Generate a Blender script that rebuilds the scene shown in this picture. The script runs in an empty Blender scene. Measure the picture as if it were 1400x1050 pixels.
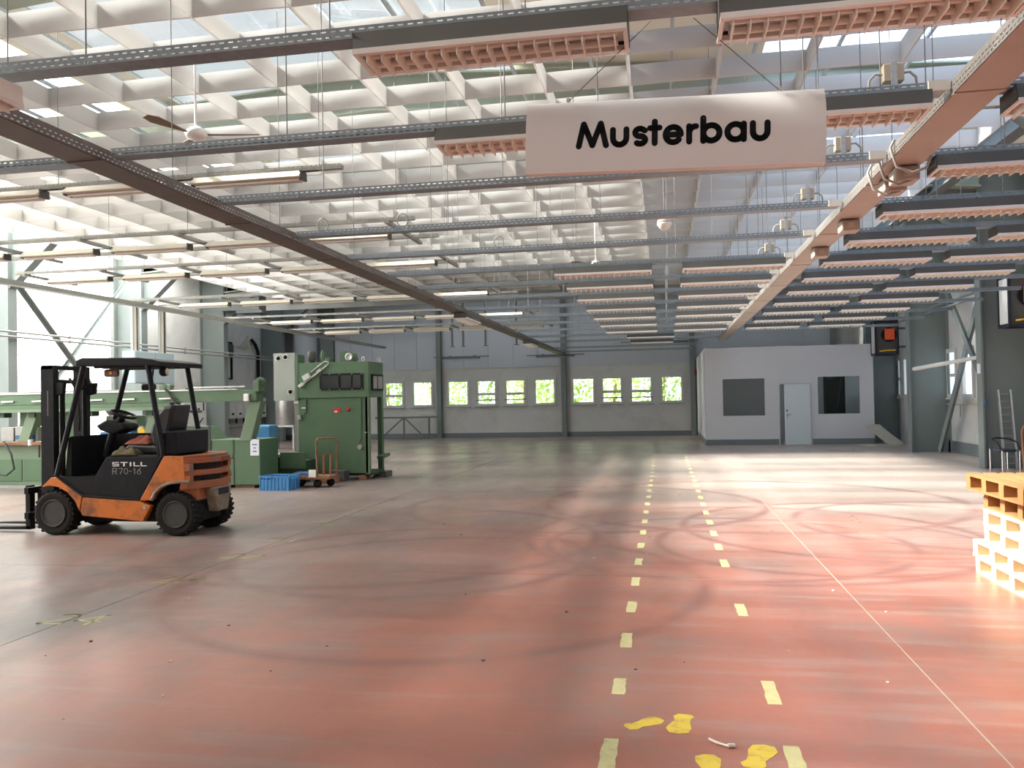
import bpy, math, random
from math import sin, cos, pi, radians as R
from mathutils import Vector, Matrix
random.seed(7)
sc = bpy.context.scene
col = sc.collection

# ---------------------------------------------------------------- camera
cd = bpy.data.cameras.new('camera'); cam = bpy.data.objects.new('camera', cd); col.objects.link(cam)
cd.sensor_fit = 'HORIZONTAL'; cd.sensor_width = 36.0; cd.lens = 36.0 * 1140 / 1400
cd.clip_start = 0.05; cd.clip_end = 500
cam.matrix_world = Matrix(((0.98357942, 0.02198027, 0.17913233, 0),
                           (0.17947361, -0.01466852, -0.98365342, 0),
                           (-0.01899337, 0.99965079, -0.01837253, 1.6), (0, 0, 0, 1)))
sc.camera = cam

# ---------------------------------------------------------------- world, sun, exposure
w = bpy.data.worlds.new('sky'); sc.world = w; w.use_nodes = True
nt = w.node_tree; nt.nodes.clear()
bg = nt.nodes.new('ShaderNodeBackground'); wo = nt.nodes.new('ShaderNodeOutputWorld')
bg.inputs[0].default_value = (0.90, 0.95, 1.0, 1); bg.inputs[1].default_value = 2.2
nt.links.new(bg.outputs[0], wo.inputs[0])
sl = bpy.data.lights.new('sun', 'SUN'); so = bpy.data.objects.new('sun', sl); col.objects.link(so)
sl.energy = 105.0; sl.angle = R(13); sl.color = (1.0, 0.95, 0.88)
so.rotation_euler = Vector((cos(R(40)), 0.02, -sin(R(40)))).to_track_quat('-Z', 'Y').to_euler()
so.location = (-30, 10, 30)
SKY_LEFT, SKY_MID, SKY_RIGHT, GATE, FRONT_FILL = 16.0, 6.0, 4.0, 5.0, 2.4      # daylight through frosted panes; the front ones are added
sc.view_settings.view_transform = 'Standard'; sc.view_settings.look = 'None'
sc.view_settings.gamma = 1.0; sc.view_settings.use_curve_mapping = False
sc.view_settings.exposure = -0.36
sc.cycles.max_bounces = 8; sc.cycles.diffuse_bounces = 5; sc.cycles.glossy_bounces = 3
sc.cycles.transparent_max_bounces = 16; sc.cycles.caustics_reflective = False; sc.cycles.caustics_refractive = False
sc.cycles.sample_clamp_indirect = 6.0

# ---------------------------------------------------------------- materials
MATS = {}
def _new(name):
    m = bpy.data.materials.new(name); m.use_nodes = True; nt = m.node_tree
    b = nt.nodes['Principled BSDF']; MATS[name] = m
    return m, nt, b
def mat(name, c, rough=0.6, metal=0.0, var=0.12, scale=6.0, bump=0.0, wear=None, wear_amt=0.5, wear_scale=4.0, spec=0.5):
    m, nt, b = _new(name); N = nt.nodes; L = nt.links
    b.inputs['Roughness'].default_value = rough; b.inputs['Metallic'].default_value = metal
    b.inputs['Specular IOR Level'].default_value = spec
    tc = N.new('ShaderNodeTexCoord')
    nz = N.new('ShaderNodeTexNoise'); nz.inputs['Scale'].default_value = scale; nz.inputs['Detail'].default_value = 4
    L.new(tc.outputs['Object'], nz.inputs['Vector'])
    mx = N.new('ShaderNodeMix'); mx.data_type = 'RGBA'
    mx.inputs[6].default_value = (*[v * (1 - var) for v in c], 1); mx.inputs[7].default_value = (*[min(1, v * (1 + var)) for v in c], 1)
    L.new(nz.outputs['Fac'], mx.inputs[0]); out = mx.outputs[2]
    if wear:
        n2 = N.new('ShaderNodeTexNoise'); n2.inputs['Scale'].default_value = wear_scale; n2.inputs['Detail'].default_value = 8
        n2.inputs['Roughness'].default_value = 0.7
        L.new(tc.outputs['Object'], n2.inputs['Vector'])
        mr = N.new('ShaderNodeMapRange'); mr.inputs[1].default_value = 0.5; mr.inputs[2].default_value = 0.68; mr.inputs[4].default_value = wear_amt
        L.new(n2.outputs['Fac'], mr.inputs[0])
        m2 = N.new('ShaderNodeMix'); m2.data_type = 'RGBA'; L.new(mr.outputs[0], m2.inputs[0]); L.new(out, m2.inputs[6])
        m2.inputs[7].default_value = (*wear, 1); out = m2.outputs[2]
    L.new(out, b.inputs['Base Color'])
    if bump:
        bp = N.new('ShaderNodeBump'); bp.inputs['Strength'].default_value = bump; bp.inputs['Distance'].default_value = 0.02
        L.new(nz.outputs['Fac'], bp.inputs['Height']); L.new(bp.outputs[0], b.inputs['Normal'])
    return m
def math_node(nt, op, a, b=None, c=None):
    n = nt.nodes.new('ShaderNodeMath'); n.operation = op
    for i, v in enumerate((a, b, c)):
        if v is None: continue
        if isinstance(v, (int, float)): n.inputs[i].default_value = v
        else: nt.links.new(v, n.inputs[i])
    return n.outputs[0]

def glow(name, c, strength):        # frosted pane lit by the daylight behind it
    m, nt, b = _new(name); N = nt.nodes
    b.inputs['Base Color'].default_value = (*[0.8 * v for v in c], 1); b.inputs['Roughness'].default_value = 0.5
    tc = N.new('ShaderNodeTexCoord'); nz = N.new('ShaderNodeTexNoise'); nz.inputs['Scale'].default_value = 0.6
    nt.links.new(tc.outputs['Object'], nz.inputs['Vector'])
    s = math_node(nt, 'MULTIPLY_ADD', nz.outputs['Fac'], 0.3 * strength, 0.85 * strength)
    b.inputs['Emission Color'].default_value = (*c, 1); nt.links.new(s, b.inputs['Emission Strength'])
    return m
glow('skylight_left', (1.0, 0.985, 0.94), SKY_LEFT)
glow('skylight_mid', (1.0, 0.97, 0.9), SKY_MID)
glow('skylight_right', (0.60, 0.77, 1.0), SKY_RIGHT)
glow('front_pane', (1.0, 0.97, 0.92), FRONT_FILL)  # glow added behind the camera to light the sign and baffles
glow('back_fill_pane', (0.72, 0.85, 1.0), 1.0)  # glowing roof panes added over the back bay to light its wall
glow('gate_pane', (1.0, 1.0, 0.96), GATE)
glow('frosted_window', (0.74, 0.88, 1.0), 2.0)

def clear_glass(name, tint, refl):
    m = bpy.data.materials.new(name); m.use_nodes = True; MATS[name] = m; nt = m.node_tree; N = nt.nodes; N.clear()
    o = N.new('ShaderNodeOutputMaterial'); t = N.new('ShaderNodeBsdfTransparent'); g = N.new('ShaderNodeBsdfGlossy')
    t.inputs[0].default_value = (*tint, 1); g.inputs['Roughness'].default_value = 0.02
    f = N.new('ShaderNodeFresnel'); f.inputs[0].default_value = 1.5
    k = math_node(nt, 'MULTIPLY', f.outputs[0], refl)
    x = N.new('ShaderNodeMixShader'); nt.links.new(k, x.inputs[0]); nt.links.new(t.outputs[0], x.inputs[1]); nt.links.new(g.outputs[0], x.inputs[2])
    nt.links.new(x.outputs[0], o.inputs[0])
clear_glass('window_glass', (0.92, 0.95, 0.94), 1.0)
clear_glass('office_glass', (0.85, 0.87, 0.86), 1.6)
clear_glass('roof_glass', (0.9, 0.92, 0.92), 0.6)
clear_glass('roof_glass_sun_dim', (0.58, 0.58, 0.57), 0.6)  # near panes tinted to weaken the sun on the floor by the camera
def perspex():
    m = bpy.data.materials.new('perspex'); m.use_nodes = True; MATS['perspex'] = m; nt = m.node_tree; N = nt.nodes
    b = N['Principled BSDF']; b.inputs['Base Color'].default_value = (0.62, 0.66, 0.62, 1); b.inputs['Roughness'].default_value = 0.25; b.inputs['Alpha'].default_value = 0.45
perspex()

mat('white_wall', (0.56, 0.565, 0.55), 0.8, var=0.08, scale=1.2, wear=(0.36, 0.36, 0.34), wear_amt=0.45, wear_scale=1.1)
mat('upper_panel', (0.50, 0.535, 0.58), 0.6, var=0.05, scale=0.7)  # light grey cladding with the skylights' blue cast put into the colour
mat('office_white', (0.56, 0.56, 0.58), 0.7, var=0.04, scale=1.5)
mat('skirting', (0.15, 0.17, 0.18), 0.6)
mat('column_paint', (0.175, 0.205, 0.20), 0.55, var=0.1, scale=2.0)
mat('girder_paint', (0.34, 0.385, 0.32), 0.6, var=0.08, scale=1.0)
mat('beam_dark', (0.13, 0.14, 0.14), 0.6)
mat('roof_sheet', (0.74, 0.70, 0.60), 0.7, var=0.05, scale=0.8)
mat('fascia', (0.26, 0.27, 0.27), 0.8, var=0.1, scale=1.0)
mat('galv', (0.42, 0.47, 0.50), 0.45, 0.55, var=0.3, scale=30)
mat('rod', (0.22, 0.22, 0.22), 0.5, 0.5)
mat('housing', (0.07, 0.068, 0.063), 0.6, var=0.1, scale=4)
mat('white_enamel', (0.80, 0.79, 0.76), 0.4, var=0.04)
mat('louvre_cream', (0.86, 0.83, 0.76), 0.5, var=0.06)
mat('box_beige', (0.52, 0.47, 0.36), 0.6)
mat('box_pale', (0.72, 0.72, 0.64), 0.6)
mat('cable_grey', (0.40, 0.38, 0.34), 0.6)
mat('cable_black', (0.03, 0.03, 0.03), 0.5)
mat('black_paint', (0.012, 0.013, 0.016), 0.45, var=0.2, scale=5, wear=(0.035, 0.035, 0.035), wear_amt=0.4, wear_scale=9, spec=0.18)
mat('black_plastic', (0.010, 0.010, 0.011), 0.6, var=0.2, spec=0.2)
mat('seat_vinyl', (0.012, 0.013, 0.016), 0.35, var=0.2)
mat('rubber', (0.016, 0.015, 0.0145), 0.85, var=0.3, scale=14, bump=0.25, spec=0.25)
mat('rim_dark', (0.034, 0.032, 0.03), 0.6, var=0.25, scale=12)
mat('orange_paint', (0.60, 0.165, 0.025), 0.42, var=0.1, scale=3, wear=(0.10, 0.055, 0.035), wear_amt=0.85, wear_scale=3.2)
mat('orange_worn', (0.38, 0.11, 0.04), 0.6, var=0.15, scale=3, wear=(0.16, 0.13, 0.10), wear_amt=0.9, wear_scale=5)
mat('scraped', (0.22, 0.17, 0.12), 0.7, var=0.4, scale=14, wear=(0.42, 0.40, 0.36), wear_amt=0.8, wear_scale=9)
mat('letter_white', (0.80, 0.80, 0.80), 0.5)
mat('letter_grey', (0.30, 0.30, 0.30), 0.5)
mat('letter_brown', (0.10, 0.045, 0.03), 0.5)
mat('letter_black', (0.004, 0.005, 0.006), 0.7, spec=0.2)
mat('sign_white', (0.74, 0.74, 0.74), 0.5, var=0.02, scale=1)
mat('green_machine', (0.080, 0.148, 0.080), 0.5, var=0.1, scale=1.5, wear=(0.05, 0.10, 0.05), wear_amt=0.5, wear_scale=1.6)
mat('green_light', (0.14, 0.205, 0.13), 0.5, var=0.1, scale=2)
mat('green_dark', (0.03, 0.065, 0.035), 0.6)
mat('steel', (0.45, 0.45, 0.44), 0.35, 0.8, var=0.2, scale=10)
mat('steel_dull', (0.34, 0.34, 0.33), 0.55, 0.5, var=0.2, scale=10)
mat('aluminium', (0.62, 0.63, 0.64), 0.35, 0.8, var=0.1)
mat('chrome', (0.75, 0.75, 0.76), 0.15, 1.0, var=0.02)
mat('rust', (0.22, 0.11, 0.06), 0.8, var=0.4, scale=12)
mat('blue_plastic', (0.06, 0.24, 0.50), 0.45, var=0.1)
mat('blue_dark', (0.035, 0.09, 0.22), 0.5)
mat('heater_frame', (0.012, 0.013, 0.028), 0.5)
mat('grey_blue', (0.27, 0.33, 0.36), 0.5, var=0.05)
mat('grey_light', (0.55, 0.56, 0.55), 0.55, var=0.05)
mat('paper', (0.74, 0.77, 0.84), 0.8, var=0.02)
mat('ink', (0.15, 0.18, 0.35), 0.8)
mat('red', (0.50, 0.035, 0.03), 0.5)
mat('orange_red', (0.75, 0.10, 0.03), 0.5)
mat('yellow', (0.80, 0.50, 0.03), 0.5)
mat('yellow_paint', (0.54, 0.50, 0.25), 0.7, var=0.15, scale=9, wear=(0.40, 0.33, 0.18), wear_amt=0.7, wear_scale=14)
mat('yellow_foot', (0.66, 0.49, 0.06), 0.7, var=0.15, scale=9, wear=(0.42, 0.24, 0.10), wear_amt=0.8, wear_scale=16)
mat('yellow_faint', (0.40, 0.37, 0.19), 0.7, var=0.2, scale=9)
mat('pine', (0.78, 0.64, 0.45), 0.75, var=0.16, scale=5, wear=(0.50, 0.30, 0.13), wear_amt=0.5, wear_scale=3)
mat('pine_shaded', (0.36, 0.17, 0.06), 0.75, var=0.2, scale=5, wear=(0.30, 0.13, 0.05), wear_amt=0.6, wear_scale=3)  # pine with the shade on the upper pallets put into the colour
mat('board', (0.42, 0.40, 0.34), 0.8, var=0.12)
mat('navy_seat', (0.02, 0.025, 0.05), 0.6)
mat('bentwood', (0.24, 0.10, 0.045), 0.45, var=0.3, scale=8)
mat('cloth_red', (0.40, 0.12, 0.08), 0.9, var=0.3, scale=12, bump=0.4)
mat('cloth_olive', (0.14, 0.11, 0.06), 0.9, var=0.4, scale=12, bump=0.4)
mat('lamp_amber', (0.16, 0.07, 0.06), 0.3)
mat('lens', (0.55, 0.5, 0.4), 0.2)
mat('fan_brown', (0.22, 0.16, 0.11), 0.5)
mat('frame_white', (0.55, 0.56, 0.54), 0.6, var=0.08)
mat('frame_grey', (0.30, 0.31, 0.30), 0.6, var=0.1)
mat('door_white', (0.66, 0.72, 0.74), 0.5, var=0.03)
mat('dark', (0.02, 0.02, 0.02), 0.8)
mat('window_black', (0.03, 0.035, 0.035), 0.12)
mat('leaf', (0.30, 0.40, 0.17), 0.7, var=0.4, scale=1.5)
mat('leaf_pale', (0.46, 0.53, 0.27), 0.7, var=0.4, scale=1.5)
mat('bark', (0.22, 0.17, 0.12), 0.9)
mat('grass', (0.25, 0.34, 0.12), 0.9, var=0.4, scale=0.4)
mat('sealant', (0.40, 0.33, 0.26), 0.7)
mat('debris', (0.10, 0.08, 0.07), 0.9)
mat('debris_pale', (0.65, 0.62, 0.56), 0.9)
mat('floor_base', (0.05, 0.04, 0.035), 0.9)

# acoustic baffle: white fleece, lets some light through
def baffle_mat():
    m = bpy.data.materials.new('baffle_fleece'); m.use_nodes = True; MATS['baffle'] = m; nt = m.node_tree; N = nt.nodes; N.clear()
    o = N.new('ShaderNodeOutputMaterial'); d = N.new('ShaderNodeBsdfDiffuse'); t = N.new('ShaderNodeBsdfTranslucent'); x = N.new('ShaderNodeMixShader')
    d.inputs[0].default_value = (0.70, 0.69, 0.68, 1); t.inputs[0].default_value = (0.74, 0.73, 0.71, 1)
    x.inputs[0].default_value = 0.33
    nt.links.new(d.outputs[0], x.inputs[1]); nt.links.new(t.outputs[0], x.inputs[2]); nt.links.new(x.outputs[0], o.inputs[0])
baffle_mat()

# perforated galvanised tray: real openings along local x
def tray_mat(name, c, metal):
    m, nt, b = _new(name); N = nt.nodes; L = nt.links
    b.inputs['Roughness'].default_value = 0.45; b.inputs['Metallic'].default_value = metal
    tc = N.new('ShaderNodeTexCoord'); sx = N.new('ShaderNodeSeparateXYZ'); L.new(tc.outputs['Object'], sx.inputs[0])
    nz = N.new('ShaderNodeTexNoise'); nz.inputs['Scale'].default_value = 18; L.new(tc.outputs['Object'], nz.inputs['Vector'])
    mx = N.new('ShaderNodeMix'); mx.data_type = 'RGBA'; L.new(nz.outputs['Fac'], mx.inputs[0])
    mx.inputs[6].default_value = (*[v * 0.75 for v in c], 1); mx.inputs[7].default_value = (*[v * 1.25 for v in c], 1)
    L.new(mx.outputs[2], b.inputs['Base Color'])
    f1 = math_node(nt, 'FRACT', math_node(nt, 'MULTIPLY', sx.outputs[0], 20.0))
    f2 = math_node(nt, 'FRACT', math_node(nt, 'MULTIPLY_ADD', sx.outputs[0], 20.0, 0.5))
    def row(f, zc):
        a = math_node(nt, 'LESS_THAN', math_node(nt, 'ABSOLUTE', math_node(nt, 'SUBTRACT', f, 0.5)), 0.29)
        d = math_node(nt, 'LESS_THAN', math_node(nt, 'ABSOLUTE', math_node(nt, 'SUBTRACT', sx.outputs[2], zc)), 0.0045)
        return math_node(nt, 'MULTIPLY', a, d)
    h = math_node(nt, 'MAXIMUM', row(f1, 0.016), row(f2, 0.044))
    t = N.new('ShaderNodeBsdfTransparent'); x = N.new('ShaderNodeMixShader'); o = N['Material Output']
    L.new(h, x.inputs[0]); L.new(b.outputs[0], x.inputs[1]); L.new(t.outputs[0], x.inputs[2]); L.new(x.outputs[0], o.inputs[0])
tray_mat('tray_galv', (0.24, 0.285, 0.32), 0.45)
tray_mat('tray_dull', (0.30, 0.28, 0.26), 0.3)
tray_mat('tray_shaded', (0.15, 0.13, 0.12), 0.3)  # left duct: its weaker light put into a darker colour

# painted concrete floor: red coat worn to grey, tyre arcs, sun-patch lightening
def floor_mat():
    m, nt, b = _new('red_floor'); N = nt.nodes; L = nt.links
    g = N.new('ShaderNodeNewGeometry'); sx = N.new('ShaderNodeSeparateXYZ'); L.new(g.outputs['Position'], sx.inputs[0])
    def noise(scale, sxyz=(1, 1, 1), detail=6, rough=0.6, rot=0.0):
        mp = N.new('ShaderNodeMapping'); mp.inputs['Scale'].default_value = sxyz; mp.inputs['Rotation'].default_value = (0, 0, rot); L.new(g.outputs['Position'], mp.inputs[0])
        n = N.new('ShaderNodeTexNoise'); n.inputs['Scale'].default_value = scale; n.inputs['Detail'].default_value = detail; n.inputs['Roughness'].default_value = rough
        L.new(mp.outputs[0], n.inputs['Vector']); return n.outputs['Fac']
    def ramp(v, a, b_, lo=0.0, hi=1.0):
        r = N.new('ShaderNodeMapRange'); r.inputs[1].default_value = a; r.inputs[2].default_value = b_; r.inputs[3].default_value = lo; r.inputs[4].default_value = hi
        L.new(v, r.inputs[0]); return r.outputs[0]
    def mix(f, a, b_):
        x = N.new('ShaderNodeMix'); x.data_type = 'RGBA'; L.new(f, x.inputs[0])
        for i, v in ((6, a), (7, b_)):
            if isinstance(v, tuple): x.inputs[i].default_value = (*v, 1)
            else: L.new(v, x.inputs[i])
        return x.outputs[2]
    big = noise(0.35, detail=5); mid = noise(1.3, (1, 0.55, 1), 8, 0.65, 0.4); streak = noise(2.2, (0.35, 3.0, 1), 6, 0.6, 0.12); fine = noise(16, detail=4)
    red = mix(fine, (0.34, 0.124, 0.086), (0.41, 0.162, 0.118))
    # worn down to grey concrete: more of it towards the machines and the far end
    lean = math_node(nt, 'ADD', ramp(sx.outputs[0], -1.5, -6.0, 0.0, 0.22), math_node(nt, 'ADD', ramp(sx.outputs[1], 9.0, 20.0, 0.0, 0.26), ramp(sx.outputs[1], 7.0, 3.5, 0.0, -0.10)))
    wv = math_node(nt, 'ADD', math_node(nt, 'ADD', math_node(nt, 'MULTIPLY', big, 0.55), math_node(nt, 'MULTIPLY', mid, 0.5)), lean)
    wv = math_node(nt, 'ADD', wv, math_node(nt, 'MULTIPLY', streak, 0.22))
    c = mix(ramp(wv, 0.56, 0.86, 0.0, 0.92), red, (0.25, 0.205, 0.185))
    c = mix(ramp(streak, 0.52, 0.75, 0.0, 0.35), c, (0.40, 0.29, 0.25))
    # worn concrete in the right half, lightened to carry the sun patch
    bare_sun = math_node(nt, 'MULTIPLY', ramp(sx.outputs[0], -2.0, 0.8), ramp(math_node(nt, 'ADD', sx.outputs[1], math_node(nt, 'MULTIPLY', big, 5.0)), 11.0, 17.0, 0.0, 0.75))
    c = mix(bare_sun, c, (0.44, 0.37, 0.32))
    pale_streak = math_node(nt, 'MULTIPLY', ramp(sx.outputs[0], 0.0, 2.5), ramp(streak, 0.45, 0.70, 0.0, 0.4))  # pale streaks add to the sun-patch lightening
    c = mix(pale_streak, c, (0.46, 0.33, 0.27))
    # tyre arcs
    arcs = None
    for cx, cy, r, wd in ((0.6, 9.3, 1.9, 0.10), (0.9, 9.8, 2.5, 0.12), (1.6, 9.4, 1.7, 0.09), (2.4, 10.6, 2.2, 0.1), (3.6, 11.0, 2.0, 0.1), (-2.6, 8.3, 1.8, 0.12), (-3.4, 9.4, 2.6, 0.14), (-2.0, 7.2, 2.3, 0.12), (1.2, 13.0, 3.0, 0.15), (-1.2, 12.5, 2.6, 0.12)):
        dx = math_node(nt, 'SUBTRACT', sx.outputs[0], cx); dy = math_node(nt, 'SUBTRACT', sx.outputs[1], cy)
        d = math_node(nt, 'SQRT', math_node(nt, 'ADD', math_node(nt, 'MULTIPLY', dx, dx), math_node(nt, 'MULTIPLY', dy, dy)))
        q = ramp(math_node(nt, 'ABSOLUTE', math_node(nt, 'SUBTRACT', d, r)), 0.0, wd, 1.0, 0.0)
        arcs = q if arcs is None else math_node(nt, 'MAXIMUM', arcs, q)
    am = math_node(nt, 'MULTIPLY', arcs, ramp(noise(0.7, detail=3), 0.36, 0.52, 0.15, 0.7))
    c = mix(am, c, (0.20, 0.085, 0.075))
    grime = math_node(nt, 'MULTIPLY', ramp(noise(0.9, (1, 0.7, 1), 7, 0.7, 0.8), 0.50, 0.68, 0.0, 0.55), ramp(sx.outputs[1], 16.0, 9.0))
    c = mix(grime, c, (0.22, 0.175, 0.155))
    # oily dark patch near the machines
    oil = math_node(nt, 'MULTIPLY', ramp(noise(0.5, (1, 0.6, 1), 5), 0.50, 0.64, 0.0, 0.75), ramp(sx.outputs[0], -2.5, -4.5, 0.0, 1.0))
    c = mix(oil, c, (0.085, 0.08, 0.075))
    spk = noise(55, detail=2); c = mix(ramp(spk, 0.70, 0.74, 0.0, 0.5), c, (0.50, 0.42, 0.36))
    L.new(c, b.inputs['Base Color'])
    rg = math_node(nt, 'ADD', ramp(mid, 0.3, 0.7, 0.26, 0.42), ramp(fine, 0, 1, -0.03, 0.05)); L.new(rg, b.inputs['Roughness'])
    b.inputs['Specular IOR Level'].default_value = 0.45
    bp = N.new('ShaderNodeBump'); bp.inputs['Strength'].default_value = 0.06; bp.inputs['Distance'].default_value = 0.01; L.new(fine, bp.inputs['Height']); L.new(bp.outputs[0], b.inputs['Normal'])
floor_mat()

# ---------------------------------------------------------------- mesh helpers
class MB:
    def __init__(s, off=(0, 0, 0)): s.v = []; s.f = []; s.sm = []; s.o = Vector(off)
    def add(s, vs, fs, smooth=False):
        n = len(s.v); s.v += [tuple(Vector(v) - s.o) for v in vs]; s.f += [tuple(n + i for i in f) for f in fs]; s.sm += [smooth] * len(fs); return s
    def box(s, x0, x1, y0, y1, z0, z1):
        return s.add([(x0, y0, z0), (x1, y0, z0), (x1, y1, z0), (x0, y1, z0), (x0, y0, z1), (x1, y0, z1), (x1, y1, z1), (x0, y1, z1)],
                     [(0, 3, 2, 1), (4, 5, 6, 7), (0, 1, 5, 4), (1, 2, 6, 5), (2, 3, 7, 6), (3, 0, 4, 7)])
    def bar(s, a, b, w, h=None, up=(0, 0, 1)):
        a, b = Vector(a), Vector(b); h = h or w; d = (b - a).normalized(); u = Vector(up)
        if abs(d.dot(u)) > 0.98: u = Vector((0, 1, 0))
        r = d.cross(u).normalized(); u = r.cross(d).normalized(); r *= w / 2; u *= h / 2
        return s.add([a - r - u, a + r - u, a + r + u, a - r + u, b - r - u, b + r - u, b + r + u, b - r + u],
                     [(0, 1, 2, 3), (7, 6, 5, 4), (4, 5, 1, 0), (5, 6, 2, 1), (6, 7, 3, 2), (7, 4, 0, 3)])
    def cyl(s, a, b, r, n=12, r2=None, caps=True):
        a, b = Vector(a), Vector(b); r2 = r if r2 is None else r2; d = (b - a).normalized(); u = Vector((0, 0, 1)) if abs(d.z) < 0.9 else Vector((1, 0, 0))
        p = d.cross(u).normalized(); q = d.cross(p).normalized()
        vs = [a + (p * cos(2 * pi * i / n) + q * sin(2 * pi * i / n)) * r for i in range(n)] + [b + (p * cos(2 * pi * i / n) + q * sin(2 * pi * i / n)) * r2 for i in range(n)]
        s.add(vs, [(i, (i + 1) % n, n + (i + 1) % n, n + i) for i in range(n)], True)
        if caps: s.add(vs, [tuple(range(n - 1, -1, -1)), tuple(range(n, 2 * n))])
        return s
    def tube(s, pts, r, n=8):
        pts = [Vector(p) for p in pts]; rings = []
        t0 = (pts[1] - pts[0]).normalized(); u = Vector((0, 0, 1)) if abs(t0.z) < 0.9 else Vector((1, 0, 0)); p = t0.cross(u).normalized()
        for i, c in enumerate(pts):
            t = (pts[min(i + 1, len(pts) - 1)] - pts[max(i - 1, 0)]).normalized(); p = (p - t * p.dot(t)).normalized(); q = t.cross(p)
            rings.append([c + (p * cos(2 * pi * k / n) + q * sin(2 * pi * k / n)) * r for k in range(n)])
        vs = [v for rg in rings for v in rg]; m = len(pts)
        s.add(vs, [(i * n + k, i * n + (k + 1) % n, (i + 1) * n + (k + 1) % n, (i + 1) * n + k) for i in range(m - 1) for k in range(n)], True)
        s.add(vs, [tuple(range(n - 1, -1, -1)), tuple(range((m - 1) * n, m * n))]); return s
    def prism(s, poly, axis, a, b):          # poly in the two other axes, extruded along axis
        def P(u, v, t): return {'x': (t, u, v), 'y': (u, t, v), 'z': (u, v, t)}[axis]
        n = len(poly); vs = [P(u, v, a) for u, v in poly] + [P(u, v, b) for u, v in poly]
        return s.add(vs, [tuple(range(n)), tuple(range(2 * n - 1, n - 1, -1))] + [(i, n + i, n + (i + 1) % n, (i + 1) % n) for i in range(n)])
    def lathe(s, prof, c, axis='z', n=24):
        c = Vector(c); vs = []; m = len(prof)
        for r, h in prof:
            for k in range(n):
                a, b = r * cos(2 * pi * k / n), r * sin(2 * pi * k / n)
                vs.append(c + Vector({'z': (a, b, h), 'y': (a, h, b), 'x': (h, a, b)}[axis]))
        s.add(vs, [(i * n + k, i * n + (k + 1) % n, (i + 1) * n + (k + 1) % n, (i + 1) * n + k) for i in range(m - 1) for k in range(n)], True)
        s.add(vs, [tuple(range(n)), tuple(range((m - 1) * n, m * n))]); return s
    def strokes(s, lines, r, f, t=0.002):     # flat rounded lettering; f(u, v, w) -> 3D
        for ln in lines:
            for (a, b) in zip(ln[:-1], ln[1:]):
                dx, dy = b[0] - a[0], b[1] - a[1]; l = math.hypot(dx, dy) or 1e-6; nx, ny = -dy / l * r, dx / l * r
                a0 = math.atan2(ny, nx); out = [(b[0] + r * cos(a0 - pi * k / 6), b[1] + r * sin(a0 - pi * k / 6)) for k in range(7)]
                out += [(a[0] + r * cos(a0 + pi - pi * k / 6), a[1] + r * sin(a0 + pi - pi * k / 6)) for k in range(7)]
                n = len(out); s.add([f(u, v, 0) for u, v in out] + [f(u, v, t) for u, v in out],
                                    [tuple(range(n)), tuple(range(2 * n - 1, n - 1, -1))] + [(i, n + i, n + (i + 1) % n, (i + 1) % n) for i in range(n)])
        return s
    def mesh(s, name, m):
        me = bpy.data.meshes.new(name); me.from_pydata(s.v, [], s.f); me.polygons.foreach_set('use_smooth', s.sm)
        me.materials.append(MATS[m]); me.update(); return me
    def build(s, name, m, parent=None, bevel=0.0):
        me = s.mesh(name, m)
        import bmesh
        bm = bmesh.new(); bm.from_mesh(me); bmesh.ops.recalc_face_normals(bm, faces=bm.faces); bm.to_mesh(me); bm.free()
        o = bpy.data.objects.new(name, me); col.objects.link(o); o.parent = parent
        if bevel:
            b = o.modifiers.new('bevel', 'BEVEL'); b.width = bevel; b.segments = 2; b.limit_method = 'ANGLE'; b.angle_limit = R(40)
        return o
def place(me, name, parent=None, loc=(0, 0, 0), rot=(0, 0, 0), scale=(1, 1, 1)):
    o = bpy.data.objects.new(name, me); col.objects.link(o); o.parent = parent; o.location = loc; o.rotation_euler = rot; o.scale = scale; return o
def tag(o, label=None, cat=None, group=None, kind=None):
    for k, v in (('label', label), ('category', cat), ('group', group), ('kind', kind)):
        if v: o[k] = v
    return o
def thing(name, label, cat, loc=(0, 0, 0), rz=0, group=None):
    o = bpy.data.objects.new(name, None); col.objects.link(o); o.empty_display_size = 0.1
    o.location = loc; o.rotation_euler = (0, 0, rz); return tag(o, label, cat, group)
def struct(name, loc=(0, 0, 0)):
    o = bpy.data.objects.new(name, None); col.objects.link(o); o.location = loc; o['kind'] = 'structure'; return o
def arc(cx, cy, r, a0, a1, n=8, ry=None):
    ry = ry or r; return [(cx + r * cos(R(a0 + (a1 - a0) * i / n)), cy + ry * sin(R(a0 + (a1 - a0) * i / n))) for i in range(n + 1)]
ORD = ['first', 'second', 'third', 'fourth', 'fifth', 'sixth', 'seventh', 'eighth', 'ninth', 'tenth', 'eleventh', 'twelfth', 'thirteenth', 'fourteenth', 'fifteenth', 'sixteenth', 'seventeenth', 'eighteenth', 'nineteenth', 'twentieth']

XL, XR, YB, YF, ZE, XM, ZR = -17.0, 7.4, 34.7, -6.0, 6.45, -4.8, 7.3     # inner faces of the hall

# ---------------------------------------------------------------- floor
fl = MB().box(XL - 0.3, XR + 0.3, YF - 0.3, YB + 0.3, -0.3, -0.02).build('floor', 'floor_base'); fl['kind'] = 'structure'
XS = [XL, -10.6, -4.45, 1.42, XR]; YS = [YF, 0.9, 7.55, 14.3, 21.0, 27.8, YB]
for i in range(4):
    for j in range(6):
        g = 0.004
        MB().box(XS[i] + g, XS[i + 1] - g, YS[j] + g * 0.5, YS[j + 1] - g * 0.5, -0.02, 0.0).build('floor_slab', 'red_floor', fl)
MB().box(1.416, 1.424, YF, 27.5, -0.02, 0.0008).build('joint_filler', 'sealant', fl)
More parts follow.
